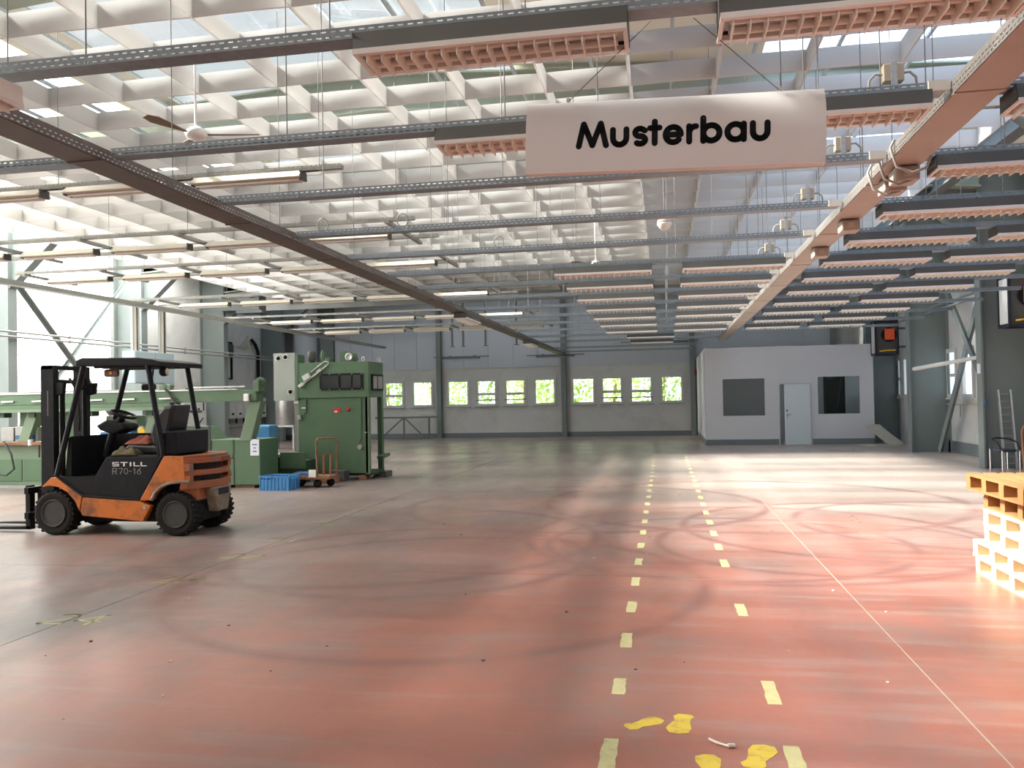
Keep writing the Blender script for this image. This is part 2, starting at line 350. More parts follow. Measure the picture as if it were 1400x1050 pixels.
# painted dashes
rnd = random.Random(3)
def dash(x, y, l):
    hw = 0.037; n = 6; L_, R_ = [], []
    for i in range(n + 1):
        t = y - l / 2 + l * i / n; L_.append((x - hw + rnd.uniform(-0.004, 0.006), t)); R_.append((x + hw + rnd.uniform(-0.006, 0.004), t))
    MB().prism(L_ + R_[::-1], 'z', 0.0002, 0.0012).build('floor_marking', 'yellow_paint', fl)
for k in range(23): dash(-0.28, 3.79 + 0.885 * k, 0.33 if k != 1 else 0.26)
for k in range(23):
    if k not in (2, 4): dash(0.53, 3.80 + 0.88 * k, 0.36)
def foot(x, y, a, s=1.0):
    pts = []
    for u, v in ((-0.03, -0.11), (0.03, -0.11), (0.05, -0.07), (0.035, -0.02), (0.05, 0.04), (0.06, 0.10), (0.035, 0.15), (-0.01, 0.155), (-0.05, 0.13), (-0.055, 0.07), (-0.04, 0.01), (-0.035, -0.04), (-0.05, -0.08)):
        u *= s * 1.1; v *= s; pts.append((x + u * cos(a) - v * sin(a), y + u * sin(a) + v * cos(a)))
    MB().prism(pts, 'z', 0.0002, 0.0012).build('footprint_marking', 'yellow_foot', fl)
foot(-0.145, 4.15, R(-50), 0.8); foot(0.05, 4.20, R(170), 0.95); foot(0.16, 3.70, R(5), 0.9); foot(0.37, 3.83, R(-20), 1.0)
DIG = {'2': [arc(0.25, 0.75, 0.25, 160, -30, 7) + [(0, 0), (0.5, 0)]], '4': [[(0.4, 0), (0.4, 1), (0, 0.35), (0.55, 0.35)]], '3': [arc(0.22, 0.75, 0.24, 150, -90, 7) + arc(0.22, 0.26, 0.26, 90, -150, 7)],
       '1': [[(0.05, 0.75), (0.25, 1), (0.25, 0)]], '0': [arc(0.25, 0.5, 0.25, 0, 360, 12, 0.5)], '9': [arc(0.25, 0.72, 0.25, 0, 360, 10) + [(0.5, 0.7), (0.42, 0.0)]]}
for t, y in (('24', 5.62), ('23', 7.0), ('22', 8.15), ('21', 9.15), ('20', 10.35), ('19', 11.75)):
    for i, ch in enumerate(t):
        MB().strokes(DIG[ch], 0.05, lambda u, v, w_: (-4.62 + i * 0.24 + u * 0.36, y - 0.12 + v * 0.27, 0.0002 + w_), 0.001).build('floor_digit', 'yellow_faint', fl)
# small bits of litter lying on the floor
for k in range(26):
    x, y, s = rnd.uniform(-4.2, 2.4), rnd.uniform(3.6, 10), rnd.uniform(0.006, 0.014)
    p = MB((x, y, 0)).prism([(x + s * rnd.uniform(.6, 1.3) * cos(a), y + s * rnd.uniform(.6, 1.3) * sin(a)) for a in (0, 1.2, 2.5, 3.8, 5.1)], 'z', 0.0003, s * 0.5).build('floor_grit', 'debris' if k % 2 else 'debris_pale', fl)
    p.location = (x, y, 0)
b = MB((0.21, 3.92, 0)); b.tube([(0.17, 3.99, 0.006), (0.20, 3.95, 0.008), (0.25, 3.92, 0.006)], 0.006, 6); b.tube([(0.25, 3.92, 0.008), (0.28, 3.93, 0.006)], 0.01, 6)
tag(b.build('paper_scrap', 'debris_pale'), 'crumpled white scrap lying beside a yellow footprint', 'scrap').location = (0.21, 3.92, 0.003)

# ---------------------------------------------------------------- walls
def wall_holes(name, axis, c0, c1, u0, u1, z0, z1, holes, m, parent=None):
    us = sorted({u0, u1, *[h[0] for h in holes], *[h[1] for h in holes]}); zs = sorted({z0, z1, *[h[2] for h in holes], *[h[3] for h in holes]})
    b = MB()
    for j in range(len(zs) - 1):
        run = None
        for i in range(len(us)):
            solid = False
            if i < len(us) - 1:
                cu, cz = (us[i] + us[i + 1]) / 2, (zs[j] + zs[j + 1]) / 2
                solid = not any(h[0] < cu < h[1] and h[2] < cz < h[3] for h in holes)
            if solid and run is None: run = us[i]
            if not solid and run is not None:
                if axis == 'y': b.box(run, us[i], c0, c1, zs[j], zs[j + 1])
                else: b.box(c0, c1, run, us[i], zs[j], zs[j + 1])
                run = None
    o = b.build(name, m, parent); o['kind'] = 'structure' if parent is None else o.get('kind', 'structure'); return o
# back wall
BW = [(-11.95, -11.10, 1), (-10.70, -9.80, 0), (-9.14, -8.20, 0), (-7.85, -7.0, 2), (-6.62, -5.74, 2), (-5.36, -4.48, 0), (-3.77, -2.84, 0), (-2.54, -1.70, 2), (-1.35, -0.48, 2), (-0.12, 0.75, 0)]
wz0, wz1 = 1.37, 2.44
wb = wall_holes('wall_back', 'y', YB, YB + 0.3, XL - 0.3, XR + 0.3, 0, ZE + 0.9, [(a, b_, wz0, wz1) for a, b_, k in BW], 'white_wall')
CB = [-14.5, -9.46, -4.1, 1.16, 6.6]
for i in range(-1, 4):                     # upper cladding panels
    a = XL if i < 0 else CB[i]; e = CB[i + 1]
    n = max(1, round((e - a) / 1.07))
    for k in range(n):
        MB().box(a + (e - a) * k / n + 0.008, a + (e - a) * (k + 1) / n - 0.008, YB - 0.03, YB, 2.95, ZE + 0.4).build('cladding_panel', 'upper_panel', wb)
for i, (a, b_, k) in enumerate(BW):
    wn = struct('window_%d' % (i + 1), ((a + b_) / 2, YB, wz0)); o = ((a + b_) / 2, YB, wz0)
    f = MB(o); t = 0.055
    f.box(a - 0.05, a + t, YB - 0.05, YB + 0.1, wz0 - 0.05, wz1 + 0.05); f.box(b_ - t, b_ + 0.05, YB - 0.05, YB + 0.1, wz0 - 0.05, wz1 + 0.05)
    f.box(a + t, b_ - t, YB - 0.05, YB + 0.1, wz1 - t, wz1 + 0.05); f.box(a + t, b_ - t, YB - 0.05, YB + 0.1, wz0 - 0.05, wz0 + t)
    f.build('window_frame', 'frame_white', wn)
    if k:
        zm = wz0 + 0.47
        MB(o).box(a + t, b_ - t, YB - 0.03, YB + 0.08, zm - 0.05, zm + 0.05).build('transom', 'frame_white', wn)
        MB(o).box(a + t, b_ - t, YB + 0.03, YB + 0.036, wz0 + t, zm - 0.05).build('pane', 'window_glass', wn)
        MB(o).box(a + t, b_ - t, YB + 0.03, YB + 0.036, zm + 0.05, wz1 - t).build('pane', 'window_glass', wn)
        if k == 2: MB(o).cyl((a - 0.02, YB - 0.06, wz0 + 0.22), (b_ + 0.02, YB - 0.06, wz0 + 0.22), 0.022, 8).build('guard_bar', 'beam_dark', wn)
    else:
        MB(o).box(a + t, b_ - t, YB + 0.03, YB + 0.036, wz0 + t, wz1 - t).build('pane', 'window_glass', wn)
    MB(o).box(a - 0.07, b_ + 0.07, YB - 0.09, YB, wz0 - 0.08, wz0 - 0.045).build('window_sill', 'frame_grey', wn)
tag(MB().box(XL, 1.2, YB - 0.04, YB, 0, 0.2).build('baseboard_back', 'skirting'), kind='structure')

# right wall with windows and clerestory strip
RWN = [(19.6, 20.5, 0), (21.26, 22.0, 0), (22.0 + 0.1, 22.75, 0), (23.05, 23.75, 1), (26.3, 27.0, 0), (27.25, 27.85, 0), (28.15, 29.0, 1), (30.2, 31.0, 1), (31.3, 32.1, 0)]
RWN = [(20.9, 21.6, 0), (21.85, 22.6, 0), (23.05, 23.75, 1), (25.9, 26.6, 0), (27.05, 27.75, 0), (28.15, 28.9, 1), (30.0, 30.8, 1), (31.1, 31.9, 0)]
rz0, rz1 = 1.46, 2.66
CLE = [(y, y + 1.7) for y in (9.0, 11.2, 14.2, 16.3, 19.3, 21.4, 24.4, 26.4)]
wr = wall_holes('wall_right', 'x', XR, XR + 0.3, YF - 0.3, YB + 0.3, 0, ZE, [(a, b_, rz0, rz1) for a, b_, k in RWN] + [(a, b_, 5.55, 6.15) for a, b_ in CLE], 'white_wall')
def side_window(n, a, b_, z0, z1, split, x, pane):
    o = (x, (a + b_) / 2, z0); wn = struct('window_%d' % n, o); f = MB(o); t = 0.06
    f.box(x - 0.05, x + 0.1, a - 0.04, a + t, z0 - 0.04, z1 + 0.04); f.box(x - 0.05, x + 0.1, b_ - t, b_ + 0.04, z0 - 0.04, z1 + 0.04)
    f.box(x - 0.05, x + 0.1, a + t, b_ - t, z1 - t, z1 + 0.04); f.box(x - 0.05, x + 0.1, a + t, b_ - t, z0 - 0.04, z0 + t); f.build('window_frame', 'frame_white', wn)
    zs = [z0 + t, z1 - t]
    if split:
        zm = z0 + 0.55; MB(o).box(x - 0.03, x + 0.08, a + t, b_ - t, zm - 0.045, zm + 0.045).build('transom', 'frame_white', wn)
        MB(o).box(x + 0.03, x + 0.036, a + t, b_ - t, z0 + t, zm - 0.045).build('pane', pane, wn); MB(o).box(x + 0.03, x + 0.036, a + t, b_ - t, zm + 0.045, z1 - t).build('pane', pane, wn)
    else: MB(o).box(x + 0.03, x + 0.036, a + t, b_ - t, z0 + t, z1 - t).build('pane', pane, wn)
    MB(o).box(x - 0.09, x, a - 0.06, b_ + 0.06, z0 - 0.08, z0 - 0.04).build('window_sill', 'frame_white', wn)
for i, (a, b_, k) in enumerate(RWN): side_window(11 + i, a, b_, rz0, rz1, k, XR, 'frosted_window')
for i, (a, b_) in enumerate(CLE): side_window(19 + i, a, b_, 5.55, 6.15, 0, XR, 'frosted_window')
tag(MB().box(XR - 0.04, XR, 6, 27.4, 0, 0.3).build('baseboard_right', 'skirting'), kind='structure')
# left wall with the glazed gate bay
wl = wall_holes('wall_left', 'x', XL - 0.3, XL, YF - 0.3, YB + 0.3, 0, ZE, [(18.6, 23.4, 0.0, 6.1), (10.0, 17.9, 1.0, 6.1), (2.0, 9.3, 1.0, 6.1)], 'white_wall')
gt = struct('window_27', (XL, 21, 0))
for k in range(10):
    MB((XL, 21, 0)).box(XL - 0.12, XL - 0.08, 18.6, 23.4, 0.61 * k + 0.012, 0.61 * (k + 1) - 0.012).build('gate_panel', 'gate_pane', gt)
f = MB((XL, 21, 0))
for k in range(11): f.box(XL - 0.13, XL - 0.075, 18.6, 23.4, max(0, 0.61 * k - 0.012), min(6.1, 0.61 * k + 0.012))
f.build('gate_rail', 'frame_white', gt)
for n, (a, b_) in enumerate(((10.0, 17.9), (2.0, 9.3))):
    o = (XL, (a + b_) / 2, 1.0); wn = struct('window_%d' % (28 + n), o)
    for k in range(5):
        y0 = a + (b_ - a) * k / 5; MB(o).box(XL - 0.12, XL - 0.08, y0 + 0.04, y0 + (b_ - a) / 5 - 0.04, 1.04, 6.06).build('pane', 'gate_pane', wn)
    f = MB(o)
    for k in range(6):
        y0 = a + (b_ - a) * k / 5; f.box(XL - 0.15, XL - 0.03, max(a, y0 - 0.04), min(b_, y0 + 0.04), 1.0, 6.1)
    f.box(XL - 0.15, XL - 0.03, a, b_, 1.0, 1.04); f.box(XL - 0.15, XL - 0.03, a, b_, 6.06, 6.1); f.build('window_frame', 'frame_white', wn)
# wall behind the viewer; its unseen glowing windows are added as fill light
FWN = [(-15.5, -11.0), (-10.0, -5.5), (-4.5, 0.0), (1.0, 5.8)]
wall_holes('wall_front', 'y', YF - 0.3, YF, XL - 0.3, XR + 0.3, 0, ZE + 0.9, [(a, b_, 3.0, 6.0) for a, b_ in FWN], 'white_wall')
for n, (a, b_) in enumerate(FWN):
    o = ((a + b_) / 2, YF, 3.0); wn = struct('window_%d' % (32 + n), o)
    for k in range(4):
        x0 = a + (b_ - a) * k / 4; MB(o).box(x0 + 0.04, x0 + (b_ - a) / 4 - 0.04, YF - 0.12, YF - 0.08, 3.04, 5.96).build('pane', 'front_pane', wn)
    f = MB(o)
    for k in range(5):
        x0 = a + (b_ - a) * k / 4; f.box(max(a, x0 - 0.04), min(b_, x0 + 0.04), YF - 0.15, YF - 0.03, 3.0, 6.0)
    f.box(a, b_, YF - 0.15, YF - 0.03, 3.0, 3.04); f.box(a, b_, YF - 0.15, YF - 0.03, 5.96, 6.0); f.build('window_frame', 'frame_white', wn)

# ---------------------------------------------------------------- roof, skylights, girders, baffle ceiling
def roof_z(x): return ZE + (ZR - ZE) * (1 - abs(x - XM) / (XR - XM))
ce = struct('ceiling', (0, 0, 0))
STR = [(-17.3, -16.7, 'roof_sheet'), (-16.7, -12.6, 'skylight_left'), (-12.6, -11.6, 'roof_sheet'), (-11.6, -9.4, 'skylight_mid'), (-9.4, -8.5, 'roof_sheet'), (-8.5, -4.8, 'roof_glass'), (-4.8, -2.4, 'roof_glass'),
       (-2.4, 1.6, 'roof_sheet'), (1.6, 5.4, 'skylight_right'), (5.4, 7.7, 'roof_sheet')]
SKY0, SKY1 = 1.2, 28.2
def slab(x0, x1, y0, y1, m, nm, t=0.08):
    MB().prism([(x0, roof_z(x0)), (x1, roof_z(x1)), (x1, roof_z(x1) + t), (x0, roof_z(x0) + t)], 'y', y0, y1).build(nm, m, ce)
for x0, x1, m in STR:
    if m == 'roof_sheet': slab(x0, x1, YF - 0.3, YB + 0.3, m, 'roof_sheet')
    else:
        e = {'skylight_right': 25.2, 'skylight_left': 26.5}.get(m, 22.6); b0 = 6.7 if m == 'roof_glass' else SKY0
        if m == 'roof_glass': slab(x0 + 0.02, x1 - 0.02, 1.23, 3.93, 'roof_glass_sun_dim', 'skylight_pane', 0.03); slab(x0 + 0.02, x1 - 0.02, 3.99, 6.67, 'roof_glass_sun_dim', 'skylight_pane', 0.03)
        slab(x0, x1, YF - 0.3, SKY0, 'roof_sheet', 'roof_sheet'); slab(x0, x1, e, 29.4, 'roof_sheet', 'roof_sheet'); slab(x0, x1, 33.2, YB + 0.3, 'roof_sheet', 'roof_sheet')
        slab(x0 + 0.02, x1 - 0.02, 29.43, 33.17, 'back_fill_pane', 'skylight_pane', 0.03)
        n = 6
        for k in range(n):
            slab(x0 + 0.02, x1 - 0.02, b0 + (e - b0) * k / n + 0.03, b0 + (e - b0) * (k + 1) / n - 0.03, m, 'skylight_pane', 0.03)
BXS = [-13.45 + 1.01 * i for i in range(19)]; BY0, BDY, BN = 1.8, 0.905, 30; BZ0, BZ1 = 5.3, 5.54
# long baffles
for x in BXS:
    MB().box(x - 0.012, x + 0.012, BY0 - 0.4, 28.2, BZ0, BZ1).build('long_baffle', 'baffle', ce)
# cross baffles, slightly bellied
def cross_mesh():
    b = MB(); n, h = 6, 3; t = 0.012; W = 0.49
    fr, bk = [], []
    for j in range(h + 1):
        for i in range(n + 1):
            u = i / n * 2 - 1; v = j / h; bow = 0.035 * (1 - u * u) * (0.4 + 0.6 * sin(pi * v)); fr.append((u * W, -t - bow, v * 0.24)); bk.append((u * W, t - bow, v * 0.24))
    q = [(j * (n + 1) + i, j * (n + 1) + i + 1, (j + 1) * (n + 1) + i + 1, (j + 1) * (n + 1) + i) for j in range(h) for i in range(n)]
    N = len(fr); b.add(fr + bk, q + [tuple(N + i for i in f[::-1]) for f in q], True)
    b.add(fr + bk, [(i, N + i, N + i + 1, i + 1) for i in range(n)] + [(h * (n + 1) + i + 1, N + h * (n + 1) + i + 1, N + h * (n + 1) + i, h * (n + 1) + i) for i in range(n)])
    return b
cm = cross_mesh(); cme = cm.mesh('cross_baffle', 'baffle')
cells = [((BXS[i] + BXS[i + 1]) / 2, BY0 + BDY * j) for i in range(18) for j in range(BN) if BY0 + BDY * j < 28.1]
def shows(x, y):                     # bigger in the photograph first
    p = math.atan2(x, y) + R(10.3); return (abs(p) > R(36) or 3.7 / max(y, .1) > 0.62, x * x + y * y)
cells.sort(key=lambda c: shows(*c))
for x, y in cells[:290]: place(cme, 'cross_baffle', ce, (x, y, BZ0))
rest = MB()
for x, y in cells[290:]:
    rest.box(x - 0.49, x + 0.49, y - 0.012, y + 0.012, BZ0, BZ1)
tag(rest.build('cross_baffle_field', 'baffle', ce), kind='stuff')
# suspension rails above the baffles
for i in range(18):
    x = (BXS[i] + BXS[i + 1]) / 2; MB().box(x - 0.02, x + 0.02, BY0, 28.2, 5.85, 5.89).build('ceiling_rail', 'galv', ce)
for y in (4.1, 6.7, 11.0, 16.0, 21.0, 26.0): MB().box(-13.6, 4.9, y - 0.02, y + 0.02, 5.90, 5.94).build('ceiling_rail', 'galv', ce)
MB().box(-14.2, 5.3, 28.25, 28.33, 5.0, 5.75).build('end_fascia', 'fascia', ce)
# edge beams along both sides of the baffle field
for x, nm in ((5.55, 'right'), (-14.4, 'left')):
    b = MB((x, 12, 5.7)); b.box(x - 0.12, x + 0.12, YF, 28.3, 5.62, 5.66); b.box(x - 0.12, x + 0.12, YF, 28.3, 5.96, 6.0); b.box(x - 0.02, x + 0.02, YF, 28.3, 5.66, 5.96)
    tag(b.build('edge_beam', 'beam_dark'), 'dark steel edge beam along the %s side of the baffle ceiling' % nm, 'beam').location = (x, 12, 5.7)
# roof girders
GY = [3.4, 8.5, 13.55, 18.5, 23.7, 28.65, 33.7]
for i, y in enumerate(GY):
    g = thing('roof_girder', 'grey green steel roof girder, %s from the camera' % ORD[i], 'girder', (XM, y, 5.7), 0, 'roof girders')
    for s in (-1, 1):
        xe = XL + 0.95 if s < 0 else XR - 0.95
        z = lambda x: roof_z(x) - 0.12
        poly = [(xe, z(xe) - 0.62), (xe, z(xe)), (XM, z(XM)), (XM, z(XM) - 0.62)]
        MB((XM, y, 5.7)).prism(poly, 'y', y - 0.012, y + 0.012).build('girder_web', 'girder_paint', g)
        for dz in (0, -0.62):
            MB((XM, y, 5.7)).prism([(xe, z(xe) + dz - 0.015), (xe, z(xe) + dz + 0.015), (XM, z(XM) + dz + 0.015), (XM, z(XM) + dz - 0.015)], 'y', y - 0.14, y + 0.14).build('girder_flange', 'girder_paint', g)
# columns with haunches
def column(x0, x1, y, side, label, zt=6.3):
    g = thing('steel_column', label, 'column', ((x0 + x1) / 2, y, 0), 0, 'steel columns'); o = ((x0 + x1) / 2, y, 0)
    xi = x0 if side > 0 else x1; xo = x1 if side > 0 else x0; s = 1 if side > 0 else -1
    MB(o).box(min(xi, xo) + 0.02, max(xi, xo) - 0.02, y - 0.01, y + 0.01, 0, zt).build('web', 'column_paint', g)
    MB(o).box(xi - 0.015, xi + 0.02, y - 0.15, y + 0.15, 0, zt).build('flange', 'column_paint', g)
    MB(o).box(xo - 0.02, xo + 0.015, y - 0.15, y + 0.15, 0, zt).build('flange', 'column_paint', g)
    MB(o).prism([(xi, 4.6), (xi - s * 1.5, 5.95), (xi, 6.25)], 'y', y - 0.012, y + 0.012).build('haunch', 'column_paint', g)
    a, b_ = Vector((xi, y, 4.6)), Vector((xi - s * 1.5, y, 5.95)); MB(o).bar(a, b_, 0.26, 0.025).build('haunch_flange', 'column_paint', g)
    return g
for y, l in ((18.65, 'tall grey steel column with the ladder leaning on it'), (23.75, 'tall grey steel column between the right wall windows'), (28.55, 'tall grey steel column beside the white office'), (13.5, 'grey steel column on the right wall nearest the camera')):
    column(6.42, XR - 0.02, y, 1, l)
for y, l in ((18.3, 'pale green steel column at the left photo edge by the gate'), (23.7, 'pale green steel column to the right of the bright gate'), (28.65, 'grey steel column on the left wall beside the black frame'), (33.4, 'dark steel column in the far left corner')):
    column(XL + 0.02, -16.05, y, -1, l)
for i, x in enumerate(CB):
    l = ['dark post on the back wall beside the round duct', 'slim grey post on the back wall right of the leaning trestle', 'slim grey post in the middle of the back wall', 'slim grey post on the back wall beside the office', 'slim grey post on the back wall inside the office'][i]
    g = thing('wall_post', l, 'post', (x, YB - 0.1, 0), 0, 'back wall posts'); ww = 0.3 if i == 0 else 0.1
    MB().box(-ww, ww, -0.14, -0.12, 0, 6.2).build('flange', 'column_paint', g); MB().box(-0.01, 0.01, -0.12, 0.05, 0, 6.2).build('web', 'column_paint', g); MB().box(-ww, ww, 0.05, 0.065, 0, 6.2).build('flange', 'column_paint', g)

# ---------------------------------------------------------------- cable trays
def tray_bm(L, W, H, t=0.004):
    b = MB(); b.box(0, L, -W / 2, W / 2, 0, t); b.box(0, L, -W / 2, -W / 2 + t, t, H); b.box(0, L, W / 2 - t, W / 2, t, H)
    b.box(0, L, -W / 2 + t, -W / 2 + 0.015, H - t, H); b.box(0, L, W / 2 - 0.015, W / 2 - t, H - t, H); return b
def rods(parent, pts, z0, z1, r=0.0045):
    for x, y in pts:
        d = MB(); d.cyl((x, y, z0), (x, y, z1), r, 6); d.build('hanger_rod', 'rod', parent)
ZT = 3.40
def xtray(y, x0, x1, label, xs, z=ZT, m='tray_galv', W=0.12, H=0.06):
    g = thing('cable_tray', label, 'cable tray', (x0, y, z), 0, 'cross cable trays')
    tray_bm(x1 - x0, W, H).build('channel', m, g)
    rods(g, [(x - x0, 0) for x in xs], 0.004, 5.86 - z); return g
ROWS = [3.95, 5.42, 6.88, 8.5, 9.98, 11.5, 13.0, 14.6, 16.35, 18.15, 20.0, 22.0, 24.2, 26.6, 30.0, 32.6]
for i, y in enumerate(ROWS):
    x0 = -3.88; x1 = 1.70
    xs = [[-3.0, -0.62, -1.62, 1.5], [-2.55, -1.0, 0.9, 1.35], [-2.9, -1.3, 1.25], [-2.2, -0.6, 1.2], [-2.8, -1.0, 0.6, 1.4], [-3.0, -1.7, 0.2, 1.4]][i] if i < 6 else [-3.2, -1.7, 0.1, 1.45]
    if i > 13: xs = [x for x in xs if x < 0]; x1 = 1.1
    xtray(y, x0, x1, 'galvanised perforated cable tray crossing the hall, %s from the camera' % ORD[i], xs)
for i, y in enumerate(ROWS[:13]):
    if i == 0: continue
    xtray(y + 0.03, 2.0105, 6.35 if i > 2 else 5.0, 'galvanised tray right of the main duct, %s from the camera' % ORD[i - 1], [2.6, 4.3], 3.40)
xtray(5.42, -8.0, -4.192, 'short galvanised tray left of the shaded main duct', [-4.9, -6.5], 3.37)
# longitudinal main ducts
def ltray(x, y0, y1, label, W, m, rods_y, pm):
    g = thing('main_cable_duct', label, 'cable duct', (x, y0, 3.37), pi / 2)
    b = tray_bm(y1 - y0, W, 0.085); b.build('channel', m, g)
    MB().box(0, y1 - y0, -W / 2 + 0.008, W / 2 - 0.008, -0.004, -0.0005).build('base_plate', pm, g)
    for k in range(int((y1 - y0) / 2.2)):
        MB().box(0.6 + 2.2 * k, 0.64 + 2.2 * k, -W / 2 - 0.004, W / 2 + 0.004, -0.010, -0.004).build('joint_strap', pm, g)
    rods(g, [(y - y0, 0.0) for y in rods_y], 0.004, 2.49); return g
mat('duct_paint', (0.42, 0.37, 0.33), 0.6, 0.1, var=0.12, scale=3); mat('duct_shaded', (0.13, 0.11, 0.10), 0.6, 0.1, var=0.2, scale=6)  # second, darker paint carries the left duct's shade in its colour
ltray(-4.05, 2.5, 34.2, 'shaded main cable duct running lengthwise on the left', 0.28, 'tray_shaded', [4.6, 6.4, 8.4, 10.6, 13, 16, 19, 22], 'duct_shaded')
ltray(1.87, 2.5, 27.4, 'main cable duct running lengthwise on the right towards the office', 0.28, 'tray_dull', [4.9, 6.3, 8.2, 10.4, 13, 16, 19], 'duct_paint')
# corner brackets and junction boxes at the right duct
for i, y in enumerate(ROWS[1:12]):
    tag(MB((1.66, y - 0.075, 3.43)).box(1.60, 1.72, y - 0.085, y - 0.064, 3.40, 3.46).build('joint_plate', 'box_pale'), 'pale joint plate at the right duct, %s cross tray' % ORD[i + 1], 'bracket', 'pale joint plates').location = (1.66, y - 0.075, 3.43)
for i, y in enumerate(ROWS[1:6]):
    o = (1.42, y, 3.46); g = thing('junction_box', 'beige junction box with cable loops on the %s cross tray' % ORD[i + 1], 'junction box', o, 0, 'junction boxes')
    MB().box(-0.06, 0.06, -0.035, 0.035, 0.035, 0.145).build('box', 'box_beige', g, 0.006); MB().box(-0.018, 0.018, -0.042, -0.035, 0.0, 0.15).build('strap', 'galv', g)
    for s in (-1, 1): MB().tube([(s * 0.05, 0, 0.09), (s * 0.1, 0, 0.095), (s * 0.135, 0, 0.06), (s * 0.14, 0, 0.0)], 0.008, 6).build('cable', 'cable_grey', g)
    MB().tube([(0.02, 0.0, 0.0), (0.02, 0.0, 0.035)], 0.012, 6).build('foot', 'galv', g)

# ---------------------------------------------------------------- louvred lights
FL, FW = 1.32, 0.27
hous = MB(); hous.prism([(-FW / 2, 0.0), (-FW / 2 + 0.015, 0.10), (FW / 2 - 0.015, 0.10), (FW / 2, 0.0), (FW / 2 - 0.012, 0.0), (FW / 2 - 0.03, 0.088), (-FW / 2 + 0.03, 0.088), (-FW / 2 + 0.012, 0.0)], 'x', 0, FL)
hous.box(-0.004, 0.0, -FW / 2 + 0.01, FW / 2 - 0.01, 0, 0.10); hous.box(FL, FL + 0.004, -FW / 2 + 0.01, FW / 2 - 0.01, 0, 0.10)
ob = hous.build('housing', 'housing'); HM = ob.data; bpy.data.objects.remove(ob)
rm = MB(); rm.box(0, FL, -FW / 2 - 0.004, -FW / 2 + 0.03, -0.014, 0.012); rm.box(0, FL, FW / 2 - 0.03, FW / 2 + 0.004, -0.014, 0.012); rm.box(0, 0.02, -FW / 2 + 0.03, FW / 2 - 0.03, -0.014, 0.012); rm.box(FL - 0.02, FL, -FW / 2 + 0.03, FW / 2 - 0.03, -0.014, 0.012)
RM = rm.mesh('rim', 'white_enamel')
RF = MB().box(0.004, FL - 0.004, -FW / 2 + 0.035, FW / 2 - 0.035, 0.028, 0.034).mesh('reflector', 'white_enamel')
TM = MB().cyl((0.05, 0, 0.005), (FL - 0.05, 0, 0.005), 0.016, 10).mesh('fluorescent_tube', 'white_enamel')
NB = 17
def blade(b, x): return b.prism([(-FW / 2 + 0.03, 0.03), (FW / 2 - 0.03, 0.03), (FW / 2 - 0.035, -0.045), (-FW / 2 + 0.035, -0.045)], 'x', x - 0.003, x + 0.003)
BM = blade(MB(), 0).mesh('louvre_blade', 'louvre_cream')
lb = MB(); [blade(lb, 0.06 + (FL - 0.12) * k / (NB - 1)) for k in range(NB)]; LM = lb.mesh('louvre', 'louvre_cream')
def light(x, y, z, label, detail):
    g = thing('louvred_light', label, 'ceiling light', (x, y, z), 0, 'louvred fluorescent lights')
    place(HM, 'housing', g); place(RM, 'rim', g); place(RF, 'reflector', g)
    for s in (-0.055, 0.055): place(TM, 'fluorescent_tube', g, (0, s, 0))
    if detail:
        for k in range(NB): place(BM, 'louvre_blade', g, (0.06 + (FL - 0.12) * k / (NB - 1), 0, 0))
    else: place(LM, 'louvre', g)
    return g
COLS = [(-1.45, 'left'), (0.285, 'second'), (1.98 + 0.1, 'third'), (3.62, 'rightmost')]
for i, y in enumerate(ROWS[:12]):
    for j, (x, cn) in enumerate(COLS):
        if j < 2 and i in (2, 3, 4): continue
        if j >= 2 and i == 0: continue
        if j == 3 and i in (1, 2, 3): continue
        xx = x; zz = ZT - 0.101
        light(xx, y + (0.03 if j > 1 else 0), zz, 'louvred light hung under the %s tray row, %s column' % (ORD[i], cn), i < 2)
for i, y in enumerate(ROWS[12:14]): light(-1.0, y, ZT - 0.101, 'dark louvred light near the office, %s of two in line' % ('nearer' if i == 0 else 'farther'), False)
light(-4.74, 3.86, ZT - 0.145, 'cream louvred light end at the top left photo edge', True)
hl = [o for o in bpy.data.objects if o.name.startswith('louvred_light')][-1]
for o in bpy.data.objects:
    if o.parent == hl and o.name.startswith('housing'): o.data = o.data.copy(); o.data.materials[0] = MATS['louvre_cream']
# three lights clipped under the left duct lengthwise
for i, y in enumerate((16.2, 24.5)):
    g = light(-3.98, y, ZT - 0.15, ('nearer' if i == 0 else 'farther') + ' cream light fixed lengthwise under the shaded duct', False); g.rotation_euler = (0, 0, pi / 2)

# ---------------------------------------------------------------- left light tracks (higher, over the machines)
def cream_light(x, y, z, label, L=1.22):
    g = thing('batten_light', label, 'ceiling light', (x, y, z), 0, 'cream batten lights')
    MB().prism([(-0.11, 0), (-0.05, 0.07), (0.05, 0.07), (0.11, 0), (0.10, -0.006), (-0.10, -0.006)], 'x', 0, L).build('reflector', 'cream_reflector', g)
    for e in (0, L): MB().box(e - 0.01, e + 0.01, -0.07, 0.07, -0.02, 0.068).build('end_cap', 'housing', g)
    MB().box(-0.17, L + 0.17, -0.02, 0.02, 0.065, 0.0702).build('mounting_strip', 'housing', g)
    for s in (-0.04, 0.04): MB().cyl((0.03, s, -0.022), (L - 0.03, s, -0.022), 0.013, 8).build('fluorescent_tube', 'white_enamel', g)
mat('cream_reflector', (0.62, 0.56, 0.45), 0.5, var=0.08)
mat('track_rail', (0.30, 0.31, 0.29), 0.5, 0.2, var=0.15)
TR = [(8.08, None, -9.0), (10.6, 11.8, -12.0), (13.1, 14.1, -11.4), (17.1, 18.5, -12.3), (21.5, 23.2, -12.3), (25.6, 26.8, -12.3)]
